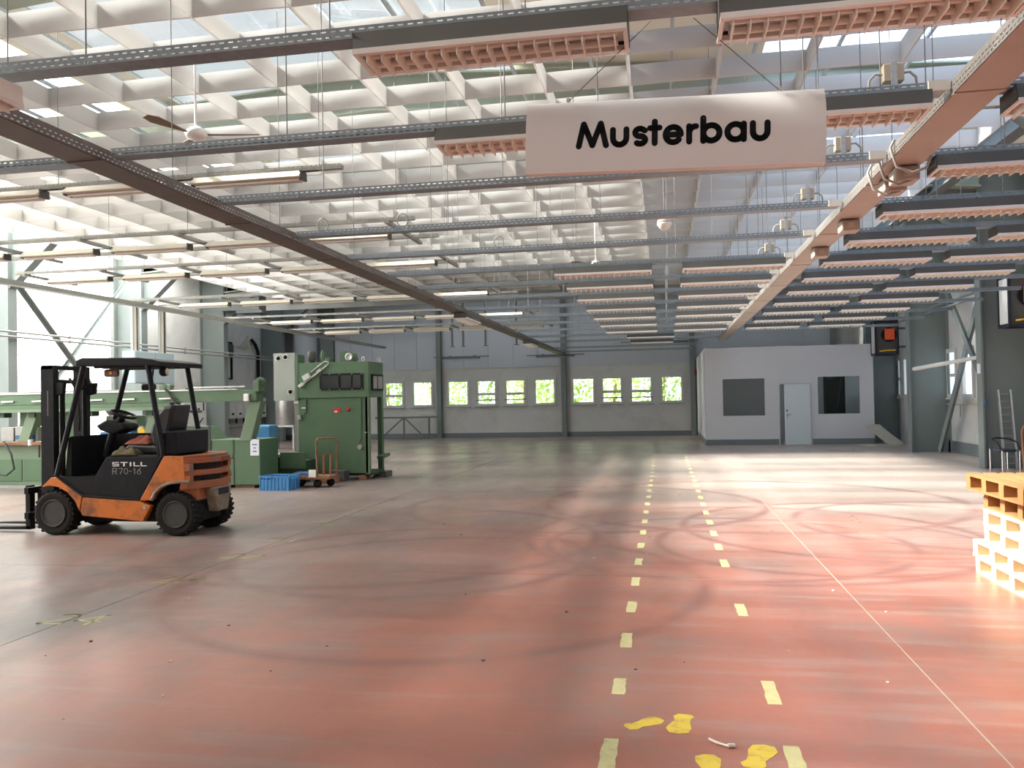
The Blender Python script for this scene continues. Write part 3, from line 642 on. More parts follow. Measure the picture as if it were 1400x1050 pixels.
for i, (ya, yb, x0) in enumerate(TR):
    x1 = -3.2; o = (x0, ya, 4.0)
    g = thing('light_track', 'suspended light track over the machines, %s from the camera' % ORD[i], 'light track', o, 0, 'suspended light tracks')
    for y in (ya, yb):
        if y: 
            t = place(tray_bm(x1 - x0, 0.07, 0.05).mesh('rail', 'tray_track'), 'rail', g, (0, y - ya, 0)) if 'tray_track' in MATS else None
            if t is None:
                tray_mat('tray_track', (0.34, 0.34, 0.31), 0.2); place(tray_bm(x1 - x0, 0.07, 0.05).mesh('rail', 'tray_track'), 'rail', g, (0, y - ya, 0))
    xs = []; x = x1 - 0.35
    while x > x0 + 0.1: xs.append(x); x -= 1.52
    if yb:
        for x in xs: MB(o).box(x - 0.03, x + 0.03, ya - 0.12, yb + 0.25, 3.955, 3.998).build('crossbar', 'track_rail', g)
    rods(g, [(xs[k] - x0 + 0.1, 0) for k in range(0, len(xs), 2)], 0.004, 1.86, 0.004)
    ym = ya if not yb else (ya + yb) / 2 - 0.12
    for k in range(len(xs) - (0 if not yb else 1)):
        xx = (xs[k + 1] + 0.14) if yb else xs[k] - 1.3
        if not yb and k > 3: break
        cream_light(xx, ym, 3.93 if not yb else 3.885, 'cream batten light on the %s light track, %s from its right end' % (ORD[i], ORD[k]))
        
b = MB((-11.7, 20, 4.0)); b.box(-11.78, -11.62, 8.0, 34.0, 3.86, 3.89); b.box(-11.78, -11.76, 8.0, 34.0, 3.89, 3.953); b.box(-11.64, -11.62, 8.0, 34.0, 3.89, 3.953)
tag(b.build('carrier_rail', 'track_rail'), 'long grey carrier rail running lengthwise above the left machines', 'rail').location = (-11.7, 20, 4.0)

# ---------------------------------------------------------------- hanging sign
SY, SW, SH = 4.05, 1.41, 0.365
sg = thing('hanging_sign', 'white hanging sign panel reading Musterbau in rounded black letters', 'sign', (0.062, SY, 2.87)); sg.rotation_euler = (0, R(1.6), 0)
prof = [(0.0, -0.18), (-0.012, -0.10), (-0.014, -0.02), (-0.012, 0.05), (0.0, 0.10), (0.022, 0.145), (0.05, 0.182)]
b = MB(); n = len(prof); vs = []
for x in (-SW / 2, SW / 2): vs += [(x, y, z) for y, z in prof] + [(0.06, -prof[0][1] * 0 + z * 1.0 if False else 0, 0) for _ in ()]
vs = [(-SW / 2, y, z) for y, z in prof] + [(SW / 2, y, z) for y, z in prof]
b.add(vs, [(i, i + 1, n + i + 1, n + i) for i in range(n - 1)], True)
bk = [(-SW / 2, 0.055, z) for y, z in prof] + [(SW / 2, 0.055, z) for y, z in prof]
b.add(bk, [(n + i, n + i + 1, i + 1, i) for i in range(n - 1)])
b.add(vs + bk, [(0, n, 3 * n, 2 * n), (n - 1, 3 * n - 1, 4 * n - 1, 2 * n - 1)] + [(i, 2 * n + i, 2 * n + i + 1, i + 1) for i in range(n - 1)] + [(n + i, n + i + 1, 3 * n + i + 1, 3 * n + i) for i in range(n - 1)])
b.build('panel', 'sign_white', sg)
U = 0.0735; X0, Z0 = -0.443, -0.058
def u_(x, w_): return [[(x, 1.0)] + arc(x + w_ / 2, w_ / 2, w_ / 2, 180, 360, 8) + [(x + w_, 1.0)]]
LET = [('m', [[(0, 0), (0.33, 1.48), (0.9, 0.04), (1.45, 1.48), (1.8, 0)]]), ('u', u_(2.25, 0.88)),
       ('s', [[(4.33, 0.86)] + arc(4.0, 0.745, 0.30, 50, 265, 7, 0.255) + arc(4.02, 0.25, 0.33, 85, -130, 8, 0.25)]),
       ('t', [[(4.96, 1.42), (4.96, 0)], [(4.66, 1.0), (5.27, 1.0)]]),
       ('e', [[(5.66, 0.5), (6.63, 0.5)] + arc(6.145, 0.5, 0.485, 0, 318, 14, 0.5)]),
       ('r', [[(7.16, 1.0), (7.16, 0)], [(7.16, 0.62)] + arc(7.56, 0.60, 0.38, 170, 85, 4, 0.38)]),
       ('b', [[(8.05, 1.5), (8.05, 0)], arc(8.56, 0.5, 0.51, 0, 360, 16, 0.5)]),
       ('a', [[(10.58, 1.0), (10.58, 0)], arc(10.07, 0.5, 0.51, 0, 360, 16, 0.5)]), ('u', u_(11.14, 0.90))]
def onsign(u, v, w_):
    z = Z0 + v * U; 
    for (y0, z0), (y1, z1) in zip(prof[:-1], prof[1:]):
        if z0 <= z <= z1: y = y0 + (y1 - y0) * (z - z0) / (z1 - z0); break
    else: y = 0
    return (X0 + u * U, y - 0.0008 - w_, z)
for nm, ls in LET:
    fine = []
    for l in ls:
        q = [l[0]]
        for a, c in zip(l[:-1], l[1:]):
            k = max(1, int(math.hypot(c[0] - a[0], c[1] - a[1]) / 0.2)); q += [(a[0] + (c[0] - a[0]) * i / k, a[1] + (c[1] - a[1]) * i / k) for i in range(1, k + 1)]
        fine.append(q)
    MB().strokes(fine, 0.195, onsign, 0.001).build('letter', 'letter_black', sg)
for s in (-1, 1):
    MB().cyl((s * 0.50, 0.03, 0.18), (s * 0.10, -0.02, 0.53), 0.0025, 6).build('suspension_wire', 'rod', sg)
    MB().lathe([(0.012, -0.002), (0.012, 0.002)], (s * 0.50, 0.03, 0.187), 'y', 12).build('eyelet', 'chrome', sg)

# ---------------------------------------------------------------- office box in front of the back wall
OY, OX0, OX1, OZ = 27.55, 1.31, 6.42, 3.12
of = wall_holes('wall_office', 'y', OY, OY + 0.1, OX0, OX1, 0, OZ, [(1.84, 3.16, 0.92, 2.13), (4.75, 6.02, 0.94, 2.14), (3.60, 4.53, 0.0, 1.92)], 'office_white')
tag(MB().box(OX0, OX0 + 0.1, OY + 0.1, YB, 0, OZ).build('wall_office_side', 'office_white'), kind='structure')
tag(MB().box(OX0 + 0.1, OX1 + 0.9, 32.2, 32.3, 0, OZ - 0.06).build('wall_office_rear', 'grey_light'), kind='structure')
b = MB(); b.box(OX0 - 0.015, 3.56, OY - 0.015, OY, 0, 0.18); b.box(4.57, OX1, OY - 0.015, OY, 0, 0.18); b.box(OX0 - 0.015, OX0, OY, YB - 0.05, 0, 0.18)
tag(b.build('baseboard_office', 'skirting'), kind='structure')
for i, (a, c, z0, z1) in enumerate(((1.84, 3.16, 0.92, 2.13), (4.75, 6.02, 0.94, 2.14))):
    wn = struct('window_%d' % (30 + i), ((a + c) / 2, OY, z0)); o = ((a + c) / 2, OY, z0)
    MB(o).box(a + 0.015, c - 0.015, OY + 0.04, OY + 0.046, z0 + 0.015, z1 - 0.015).build('pane', 'office_glass', wn)
    f = MB(o); f.box(a, a + 0.015, OY + 0.0, OY + 0.09, z0, z1); f.box(c - 0.015, c, OY, OY + 0.09, z0, z1); f.box(a, c, OY, OY + 0.09, z0, z0 + 0.015); f.box(a, c, OY, OY + 0.09, z1 - 0.015, z1); f.build('window_frame', 'office_white', wn)
MB((5.6, 29.6, 0)).box(5.35, 5.95, 29.4, 29.9, 0, 2.3).build('locker', 'dark'); lk = bpy.data.objects['locker']; lk.location = (5.6, 29.6, 0); tag(lk, 'dark locker standing inside the office behind the right window', 'locker')
dr = struct('door_1', (4.51, OY - 0.02, 0)); dr.rotation_euler = (0, 0, R(17))
MB().box(-0.84, 0.0, -0.04, 0.0, 0.01, 1.91).build('door_leaf', 'door_white', dr, 0.004)
h = MB(); h.cyl((-0.78, -0.04, 0.96), (-0.78, -0.085, 0.96), 0.01, 8); h.cyl((-0.78, -0.08, 0.96), (-0.66, -0.08, 0.96), 0.009, 8); h.build('door_handle', 'steel', dr)
MB().cyl((-0.78, -0.04, 1.08), (-0.78, -0.05, 1.08), 0.025, 10).build('lock', 'dark', dr)
MB().box(-0.79, -0.77, -0.048, -0.04, 0.85, 0.99).build('lock_plate', 'steel', dr)
f = MB(); f.box(3.56, 3.60, OY - 0.02, OY + 0.12, 0, 1.96); f.box(4.53, 4.57, OY - 0.012, OY + 0.12, 0, 1.96); f.box(3.60, 4.53, OY - 0.012, OY + 0.12, 1.92, 1.96)
tag(f.build('trim_1', 'grey_light'), kind='structure')
tag(MB().box(0, 0.17, -0.01, 0.01, 0, 0.22).build('exit_sign', 'red'), 'small red sign on the post beside the office', 'sign').location = (1.22, YB - 0.3, 2.42)
# loose boards leaning by the office
for x0, y0, pts, l in ((0, 0, None, 'pale board lying flat on the floor by the office'),):
    tag(MB((6.3, 26.7, 0)).prism([(5.85, 27.1), (6.75, 27.0), (6.85, 26.45), (6.15, 26.4)], 'z', 0.0, 0.03).build('board', 'board'), l, 'board', 'loose boards').location = (6.3, 26.7, 0)
for k, (yy, l) in enumerate(((26.75, 'wide board leaning on the column by the office, front one'), (27.05, 'wide board leaning on the column by the office, rear one'))):
    b = MB((6.5, yy, 0)); q = [(5.95 + 0.12 * k, 0.60), (6.35 + 0.12 * k, 0.60), (7.08, 0.02), (6.62, 0.02)]; vs = [(x, yy + 0.25 * z, z) for x, z in q] + [(x + 0.02, yy + 0.03 + 0.25 * z, z + 0.02) for x, z in q]
    b.add(vs, [(0, 1, 2, 3), (7, 6, 5, 4), (0, 4, 5, 1), (1, 5, 6, 2), (2, 6, 7, 3), (3, 7, 4, 0)]); tag(b.build('board', 'board'), l, 'board', 'loose boards').location = (6.5, yy, 0)

# ---------------------------------------------------------------- right wall: braces, heaters, pipe, ladder, chairs
def brace(pts, l, w=0.14, m='column_paint'):
    a, c = map(Vector, pts); mid = (a + c) / 2; b = MB(mid); d = Vector((0.05, 0, 0)); b.bar(a, c, w, 0.012, (1, 0, 0)); b.bar(a + d, c + d, 0.012, 0.1, (1, 0, 0))
    tag(b.build('diagonal_brace', m), l, 'brace', 'diagonal wall braces').location = mid
brace(((7.0, 19.0, 5.3), (7.0, 23.35, 0.03)), 'long grey brace leaning left across the right wall windows', 0.2)
brace(((6.93, 23.4, 5.2), (6.93, 18.85, 0.6)), 'grey brace leaning right behind the crossing one on the right wall', 0.16)
brace(((-16.25, 18.5, 5.0), (-16.25, 23.4, 0.4)), 'pale brace falling to the right across the bright gate', 0.22)
brace(((-16.35, 23.3, 5.5), (-16.35, 18.4, 0.6)), 'pale brace falling to the left across the bright gate', 0.16)
def heater(o, l, grp):
    g = thing('fan_heater', l, 'heater', o, 0, grp); W, H, D = 0.62, 0.98, 0.5
    f = MB()
    for x in (0, W):
        for z in (0, H): f.bar((x, 0, z), (x, D, z), 0.05)
        for y in (0, D): f.bar((x, y, 0), (x, y, H), 0.05)
    for y in (0, D):
        for z in (0, H): f.bar((0, y, z), (W, y, z), 0.05)
    f.build('frame', 'heater_frame', g)
    MB().box(0.03, W - 0.03, 0.05, D, 0.03, H - 0.03).build('casing', 'housing', g)
    MB().box(-0.012, 0.0, 0.06, D - 0.04, 0.05, H - 0.05).build('side_panel', 'grey_light', g)
    MB().cyl((W * 0.62, 0.05, H * 0.6), (W * 0.62, 0.02, H * 0.6), 0.22, 16).build('fan_ring', 'black_plastic', g)
    fb = MB(); fb.box(W * 0.42, W * 0.86, 0.0, 0.02, H * 0.45, H * 0.78); fb.build('fan_cover', 'orange_red', g)
    MB().tube([(0.1, -0.02, 0.1), (0.3, -0.02, 0.12), (0.55, -0.02, 0.12)], 0.02, 6).build('supply_pipe', 'yellow', g)
    for z in (0.2, 0.75): MB().box(W, XR - o[0], 0.22, 0.30, z, z + 0.06).build('wall_bracket', 'beam_dark', g)
    for x in (0.1, W - 0.1): MB().cyl((x, 0.25, H), (x, 0.25, H + 0.35), 0.02, 6).build('support', 'rod', g)
heater((6.22, 26.3, 2.72), 'dark fan heater with orange red fan cover beside the office', 'fan heaters')
heater((6.6, 17.55, 2.84), 'dark blue framed fan heater cut off by the right photo edge', 'fan heaters')
p = MB((6.6, 21, 2.25)); p.cyl((6.1, 22.1, 2.16), (7.0, 19.8, 2.36), 0.05, 10); tag(p.build('insulated_pipe', 'frame_white'), 'pale insulated pipe reaching from the right wall past the windows', 'pipe').location = (6.6, 21, 2.25)
for k, (y0, y1, z, l) in enumerate(((18.7, 26.2, 3.66, 'upper thin pipe on the right wall'), (18.7, 25.5, 3.78, 'thin pipe just above the other pipe on the right wall'))):
    p = MB((6.9, 22, z)); p.cyl((6.85, y0, z), (6.85, y1, z), 0.03, 8); tag(p.build('pipe', 'column_paint'), l, 'pipe', 'right wall pipes').location = (6.9, 22, z)
p = MB((7.3, 22, 1.3)); p.cyl((7.33, 20.6, 1.26), (7.33, 23.9, 1.26), 0.018, 8); p.cyl((7.33, 22.7, 1.26), (7.33, 22.7, 0.95), 0.018, 8); p.cyl((7.33, 23.5, 1.26), (7.33, 23.5, 1.02), 0.018, 8)
tag(p.build('heating_pipe', 'board'), 'thin pipe with two drops under the right wall windows', 'pipe').location = (7.3, 22, 1.3)
# ladder
g = thing('ladder', 'aluminium ladder leaning on the grey column by the chairs', 'ladder', (6.79, 18.2, 0), 0); g.rotation_euler = (R(-8), 0, R(3))
for x in (-0.115, 0.115): MB().box(x - 0.015, x + 0.015, -0.03, 0.03, 0, 1.62).build('rail', 'aluminium', g)
for k in range(11): MB().cyl((-0.1, 0, 0.13 + 0.14 * k), (0.1, 0, 0.13 + 0.14 * k), 0.011, 6).build('rung', 'steel_dull', g)
g = thing('tube_chair', 'chrome tube chair with dark seat and curved armrest', 'chair', (6.50, 17.75, 0), R(15))
for x, y in ((-0.17, -0.19), (0.19, -0.19), (-0.17, 0.17), (0.19, 0.17)): MB().cyl((x, y, 0), (x, y, 0.45 if y > 0 else 0.43), 0.014, 8).build('leg', 'chrome', g)
MB().lathe([(0.19, 0.40), (0.205, 0.42), (0.20, 0.445), (0.16, 0.455)], (0.01, -0.01, 0), 'z', 20).build('seat', 'navy_seat', g)
MB().tube([(-0.18, -0.19, 0.43), (-0.2, -0.1, 0.58), (-0.17, 0.1, 0.64), (0.0, 0.2, 0.66), (0.18, 0.1, 0.64), (0.21, -0.1, 0.58), (0.2, -0.19, 0.43)], 0.016, 8).build('armrest', 'black_plastic', g)
g = thing('bentwood_chair', 'brown bentwood chair with spindle back cut off by the right edge', 'chair', (6.95, 17.3, 0), R(-20))
MB().tube([(-0.24, -0.1, 0), (-0.26, 0, 0.45), (-0.27, 0.05, 0.8), (-0.2, 0.07, 0.98), (0, 0.08, 1.02), (0.2, 0.07, 0.98), (0.27, 0.05, 0.8), (0.26, 0, 0.45), (0.24, -0.1, 0)], 0.024, 8).build('back_hoop', 'bentwood', g)
for k in range(8): MB().cyl((-0.2 + 0.057 * k, 0.04, 0.05), (-0.2 + 0.057 * k, 0.07, 0.9), 0.012, 6).build('spindle', 'bentwood', g)
MB().box(-0.24, 0.24, -0.4, 0.04, 0.42, 0.46).build('seat', 'bentwood', g, 0.01)
for x in (-0.2, 0.2): MB().cyl((x, -0.38, 0), (x, -0.36, 0.42), 0.018, 8).build('leg', 'bentwood', g)
tag(MB().box(-0.02, 0.02, -0.03, 0.03, 0, 0.1).build('wall_switch', 'blue_dark'), 'small dark blue switch box on the ladder column', 'switch').location = (6.46, 18.47, 1.3)
tag(MB().box(-0.03, 0.0, -0.06, 0.06, 0, 0.2).build('notice', 'paper'), 'small white notice on the edge of the ladder column', 'notice').location = (6.40, 18.6, 1.95)

# ---------------------------------------------------------------- pallets
def pallet(x, y, z, rz, label, m):
    g = thing('pallet', label, 'pallet', (x, y, z), rz, 'stacked pallets'); rr = random.Random(int(z * 100))
    j = lambda s=0.004: rr.uniform(-s, s)
    for xx in (0, 0.35, 0.70): MB().box(xx + j(), xx + 0.1, 0, 1.2, 0.0, 0.02).build('bottom_board', m, g)
    for xx in (0, 0.36, 0.70):
        for yy in (0, 0.365, 0.735, 1.1): MB().box(xx + j(), xx + 0.1, yy + j(), yy + 0.1, 0.02, 0.10).build('block', m, g)
    for yy in (0, 0.365, 0.735, 1.1): MB().box(0, 0.8, yy + j(), yy + 0.1, 0.10, 0.12).build('stringer', m, g)
    for k in range(6): MB().box(0.14 * k + j(), 0.14 * k + 0.1, 0, 1.2, 0.12, 0.143).build('deck_board', m, g)
PS = [(2.68, 6.82, 0, 'pine', 'bottom'), (2.68, 6.82, 2, 'pine', 'second lowest'), (2.70, 6.68, -1, 'pine', 'third'), (2.71, 6.66, 1, 'pine', 'fourth'), (2.72, 6.74, -2, 'pine_shaded', 'second topmost'), (2.66, 6.92, 1, 'pine_shaded', 'topmost')]
for k, (x, y, a, m, l) in enumerate(PS): pallet(x, y, 0.144 * k, R(a * 0.4), 'wooden pallet at the right photo edge, %s of the stack' % l, m)

# ---------------------------------------------------------------- left wall furniture
def boxthing(name, label, cat, x0, x1, y0, y1, z0, z1, m, grp=None, bev=0.01):
    o = ((x0 + x1) / 2, (y0 + y1) / 2, z0); ob = MB(o).box(x0, x1, y0, y1, z0, z1).build(name, m, None, bev); ob.location = o; return tag(ob, label, cat, grp)
g = thing('switch_cabinet', 'grey steel switch cabinet high on the left wall', 'cabinet', (-15.82, 23.6, 2.3)); MB().box(-0.21, 0.21, -1.02, 1.02, 0, 0.98).build('body', 'grey_blue', g, 0.01)
MB().box(0.21, 0.225, -1.0, -0.01, 0.02, 0.96).build('door', 'grey_blue', g); MB().box(0.21, 0.225, 0.01, 1.0, 0.02, 0.96).build('door', 'grey_blue', g)
for k, (y, l) in enumerate(((22.85, 'vertical cable ladder above the grey cabinet, nearer one'), (24.25, 'vertical cable ladder above the grey cabinet, farther one'))):
    g = thing('cable_ladder', l, 'cable ladder', (-15.78, y, 3.281), 0, 'vertical cable ladders')
    for yy in (-0.14, 0.14): MB().box(-0.04, 0.04, yy - 0.02, yy + 0.02, 0, 1.5).build('rail', 'steel_dull', g)
    for q in range(10): MB().box(-0.02, 0.02, -0.12, 0.12, 0.08 + 0.15 * q, 0.11 + 0.15 * q).build('rung', 'steel_dull', g)
    for q in range(3): MB().cyl((0.03, -0.08 + 0.07 * q, 0), (0.03, -0.08 + 0.07 * q, 1.5), 0.025, 6).build('cable', ('cable_grey', 'box_beige', 'cable_black')[q], g)
    MB().box(-0.05, 3.9, -0.1, 0.1, 1.5, 1.55).build('top_tray', 'steel_dull', g)
g = thing('wall_frame', 'black empty instrument frame on the left wall', 'frame', (XL + 0.06, 30.35, 2.6))
MB().box(-0.05, 0.02, -0.4, -0.34, 0, 1.5).build('post', 'black_plastic', g); MB().box(-0.05, 0.02, 0.34, 0.4, 0, 1.5).build('post', 'black_plastic', g); MB().box(-0.05, 0.02, -0.34, 0.34, 0, 0.06).build('rail', 'black_plastic', g)
MB().box(-0.05, 0.02, -0.34, 0.34, 1.44, 1.5).build('rail', 'black_plastic', g); MB().box(-0.05, 0.1, -0.34, 0.34, 0.95, 1.4).build('box', 'housing', g)
tag(MB((XL, 31, 3)).tube([(XL + 0.08, 32.3, 4.3), (XL + 0.15, 32.5, 4.1), (XL + 0.12, 32.8, 3.8), (XL + 0.1, 32.85, 2.0)], 0.07, 8).build('flue_hose', 'black_plastic'), 'thick black hose bending down the left wall', 'hose').location = (XL, 31, 3)
# bare patch where paint has come off
tag(MB((XL, 30, 3.6)).prism([(31.0, 3.95), (31.5, 4.0), (32.0, 4.4), (32.2, 4.5), (32.2, 3.9), (31.8, 3.82), (31.4, 3.88)], 'x', XL, XL + 0.004).build('plaster_patch', 'board', wl), kind=None).location = (XL, 30, 3.6)
for k in range(6):
    y = 29.6 + 0.58 * k + (0.25 if k > 3 else 0)
    g = thing('inverter_box', 'pale wall box above the pipe row, %s from the column' % ORD[k], 'wall box', (XL + 0.2, y, 1.05), 0, 'pale wall boxes')
    MB().box(-0.18, 0.18, -0.2, 0.2, 0, 0.82).build('body', 'grey_light', g, 0.01); MB().box(0.18, 0.186, -0.1, 0.08, 0.14, 0.22).build('display', 'dark', g); MB().cyl((0, 0, 0), (0, 0, -0.2), 0.04, 8).build('spout', 'black_plastic', g)
b = MB((XL, 30, 0.8)); b.cyl((XL + 0.25, 28.7, 0.72), (XL + 0.25, 33, 0.72), 0.05, 8); tag(b.build('pipe', 'steel_dull'), 'grey pipe below the pale wall boxes', 'pipe').location = (XL, 30, 0.8)
g = thing('control_cabinet', 'white control cabinet low on the left wall', 'cabinet', (XL + 0.25, 27.4, 0.8)); MB().box(-0.22, 0.22, -0.7, 0.7, 0, 1.15).build('body', 'grey_light', g, 0.01)
MB().box(0.22, 0.235, 0.0, 0.6, 0.25, 1.0).build('door', 'grey_light', g); MB().box(0.235, 0.25, 0.1, 0.2, 0.6, 0.7).build('switch', 'dark', g); MB().box(0.235, 0.25, 0.44, 0.5, 0.6, 0.9).build('handle', 'dark', g)
g = thing('drawer_cabinet', 'blue grey drawer cabinet behind the forklift seat', 'cabinet', (XL + 0.7, 24.6, 0)); MB().box(-0.4, 0.4, -0.7, 0.7, 0, 1.55).build('body', 'grey_blue', g, 0.01)
for r in range(3):
    for c_ in range(3):
        d = MB().box(-0.38 + 0.26 * c_, -0.14 + 0.26 * c_, -0.715, -0.70, 0.08 + 0.5 * r, 0.54 + 0.5 * r).build('drawer', 'grey_blue', g); MB().box(-0.30 + 0.26 * c_, -0.22 + 0.26 * c_, -0.73, -0.715, 0.45 + 0.5 * r, 0.48 + 0.5 * r).build('handle', 'steel', d)
for k, z in enumerate((3.40, 3.52)):
    p = MB((-15.95, 25, z)); p.cyl((-15.95, 8, z), (-15.95, 33.5, z - 0.05 + 0.05), 0.028, 8)
    for q in range(9): p.box(-15.98, -15.92, 9 + 2.8 * q, 9.06 + 2.8 * q, z - 0.045, z + 0.045)
    tag(p.build('pipe', 'steel_dull'), ('lower' if k == 0 else 'upper') + ' of two thin pipes running along the left columns', 'pipe', 'left wall pipes').location = (-15.95, 25, z)
g = thing('boiler', 'silver cylindrical boiler behind the green machine', 'boiler', (-13.2, 27.6, 0)); MB().lathe([(0.3, 0.85), (0.34, 0.88), (0.34, 2.1), (0.3, 2.15)], (0, 0, 0), 'z', 24).build('tank', 'steel', g); MB().box(-0.55, 0.5, -0.4, 0.4, 0.78, 0.85).build('shelf', 'steel_dull', g)
for x in (-0.45, 0.4): MB().box(x, x + 0.06, -0.3, 0.3, 0, 0.78).build('leg', 'steel_dull', g)
g = thing('vertical_tank', 'dark vertical tank behind the green press', 'tank', (-11.6, 26.2, 0)); MB().lathe([(0.55, 0.0), (0.55, 2.3), (0.5, 2.4)], (0, 0, 0), 'z', 24).build('shell', 'housing', g); MB().lathe([(0.57, 1.6), (0.57, 1.66)], (0, 0, 0), 'z', 24).build('band', 'steel_dull', g)
p = MB((-15.5, 34, 0)); p.lathe([(0.52, 0), (0.52, 4.9), (0.535, 4.95), (0.535, 6.3)], (-15.35, 34.12, 0), 'z', 24); tag(p.build('round_duct', 'upper_panel'), 'wide pale blue round duct in the far left corner', 'duct').location = (-15.5, 34, 0)
g = thing('transformer_box', 'dark ceiling unit beside the far left column', 'unit', (-14.8, 28.6, 4.95)); MB().box(-1.2, 0.3, -0.3, 0.3, 0.1, 0.55).build('body', 'beam_dark', g, 0.02); MB().box(-0.6, 0.4, -0.32, 0.32, 0.0, 0.1).build('base', 'beam_dark', g)
for x in (-1.0, 0.1): MB().cyl((x, 0, 0.55), (x, 0, 0.78), 0.02, 6).build('hanger', 'rod', g)

# trestle on the back wall
g = thing('steel_trestle', 'dark steel lattice trestle standing against the back wall', 'trestle', (-10.6, 33.9, 0))
b = MB(); b.box(-1.5, 1.18, -0.05, 0.05, 0.88, 0.95); b.build('top_rail', 'beam_dark', g); MB().box(-1.5, 1.0, -0.05, 0.05, 0.0, 0.06).build('bottom_rail', 'beam_dark', g)
for x in (-1.3, -0.25, 0.85): MB().box(x - 0.03, x + 0.03, -0.03, 0.03, 0.06, 0.88).build('upright', 'beam_dark', g)
for a, c in (((-1.25, 0, 0.06), (-0.3, 0, 0.88)), ((-0.2, 0, 0.88), (0.65, 0, 0.06))): MB().bar(a, c, 0.05).build('diagonal', 'beam_dark', g)
# horizontal light battens on back wall
for k, (x0, x1, z) in enumerate(((-14.3, -12.6, 4.75), (-12.2, -10.3, 4.75), (-9.2, -7.6, 3.35), (-5.2, -3.6, 3.32), (-1.3, 1.0, 3.75))):
    g = thing('wall_batten', 'dark light batten in front of the back wall, %s from the left' % ORD[k], 'wall light', ((x0 + x1) / 2, YB - 0.45, z), 0, 'back wall battens'); L = x1 - x0
    MB().box(-L / 2, L / 2, -0.08, 0.08, 0, 0.07).build('housing', 'beam_dark', g); MB().box(-L / 2 + 0.03, L / 2 - 0.03, -0.06, 0.06, -0.012, 0).build('diffuser', 'grey_light', g); MB().box(-L / 2 - 0.4, L / 2 + 0.4, 0.0, 0.05, 0.07, 0.11).build('rail', 'beam_dark', g)
    for x in (-L / 3, L / 3): MB().box(x - 0.02, x + 0.02, 0.03, 0.41, 0.11, 0.14).build('bracket', 'beam_dark', g)
# lattice hangers near the middle of the hall
for k, (x, y) in enumerate(((-7.3, 28.485), (-6.9, 28.485), (-6.1, 28.485), (-5.0, 28.485))):
    g = thing('drop_rod', 'dark square drop post near the far light tracks, %s from the left' % ORD[k], 'post', (x, y, 3.5), 0, 'drop posts'); MB().box(-0.03, 0.03, -0.03, 0.03, 0, 3.0).build('post', 'beam_dark', g); MB().box(-0.08, 0.08, -0.08, 0.08, -0.02, 0.0).build('foot_plate', 'beam_dark', g)
# ceiling fans and smoke detector
def fan(x, y, z, a, l):
    g = thing('ceiling_fan', l, 'fan', (x, y, z), R(a), 'ceiling fans')
    MB().lathe([(0.03, -0.05), (0.09, -0.03), (0.11, 0.02), (0.06, 0.07), (0.02, 0.09)], (0, 0, 0), 'z', 16).build('motor', 'white_enamel', g); MB().cyl((0, 0, 0.09), (0, 0, 0.9), 0.012, 8).build('down_rod', 'white_enamel', g)
    for k in range(3):
        t = 2 * pi * k / 3; d = Vector((cos(t), sin(t), 0)); n = Vector((-sin(t), cos(t), 0)); u = Vector((0, 0, 1))
        pts = [d * 0.12 - n * 0.02, d * 0.5 - n * 0.055 - u * 0.01, d * 0.62 - n * 0.03, d * 0.62 + n * 0.03 + u * 0.012, d * 0.5 + n * 0.055 + u * 0.02, d * 0.12 + n * 0.02]
        MB().add([p for p in pts] + [p + u * 0.008 for p in pts], [tuple(range(6)), tuple(range(11, 5, -1))] + [(i, (i + 1) % 6, 6 + (i + 1) % 6, 6 + i) for i in range(6)]).build('fan_blade', 'fan_brown', g)
fan(-4.55, 7.6, 4.3, 15, 'brown bladed ceiling fan at the upper left by the shaded duct'); fan(-1.35, 10.2, 4.35, 40, 'brown bladed ceiling fan seen just below the sign'); fan(-1.35, 17.5, 4.4, 100, 'small distant brown ceiling fan in the middle')
g = thing('smoke_detector', 'round pinkish smoke detector hanging below the baffles', 'smoke detector', (0.06, 12.6, 4.15)); MB().lathe([(0.015, -0.08), (0.06, -0.06), (0.10, 0.0), (0.11, 0.03), (0.09, 0.05)], (0, 0, 0), 'z', 16).build('head', 'louvre_cream', g); MB().lathe([(0.112, 0.05), (0.1, 0.075)], (0, 0, 0), 'z', 16).build('base', 'box_beige', g); MB().cyl((0, 0, 0.07), (0, 0, 1.7), 0.008, 6).build('down_rod', 'rod', g)
# cable loops at the right duct
for k, (x, y) in enumerate(((1.86, 6.6), (1.86, 6.95), (1.86, 7.3))):
    b = MB((x, y, 3.4)); b.tube([(x - 0.13, y, 3.48), (x - 0.16, y, 3.42), (x - 0.12, y, 3.28), (x - 0.02, y - 0.02, 3.22), (x + 0.08, y - 0.03, 3.25), (x + 0.12, y, 3.34)], 0.011, 6)
    tag(b.build('cable_loop', 'cable_grey'), 'grey cable loop hanging under the right duct, %s of three' % ORD[k], 'cable', 'cable loops under the right duct').location = (x, y, 3.4)
for k, y in enumerate((7.0, 7.35, 9.0, 10.6)):
    g = thing('bus_tap_box', 'beige tap box under the right duct, %s from the camera' % ORD[k], 'tap box', (1.90, y, 3.245), 0, 'tap boxes under the right duct'); MB().box(-0.09, 0.09, -0.11, 0.11, 0, 0.11).build('body', 'duct_paint', g, 0.012); MB().box(-0.03, 0.03, -0.12, -0.11, 0.03, 0.08).build('socket', 'box_beige', g)
for k, (x, y) in enumerate(((-3.6, 8.5), (-2.7, 8.5), (-1.95, 10.0))):
    b = MB((x, y, 3.55)); b.tube([(x + 0.06 * cos(t * pi / 8), y, 3.53 + 0.07 * sin(t * pi / 8)) for t in range(17)], 0.006, 6); tag(b.build('cable_ring', 'rod'), 'small loose cable ring on a tray, %s from the left' % ORD[k], 'cable', 'cable rings').location = (x, y, 3.55)

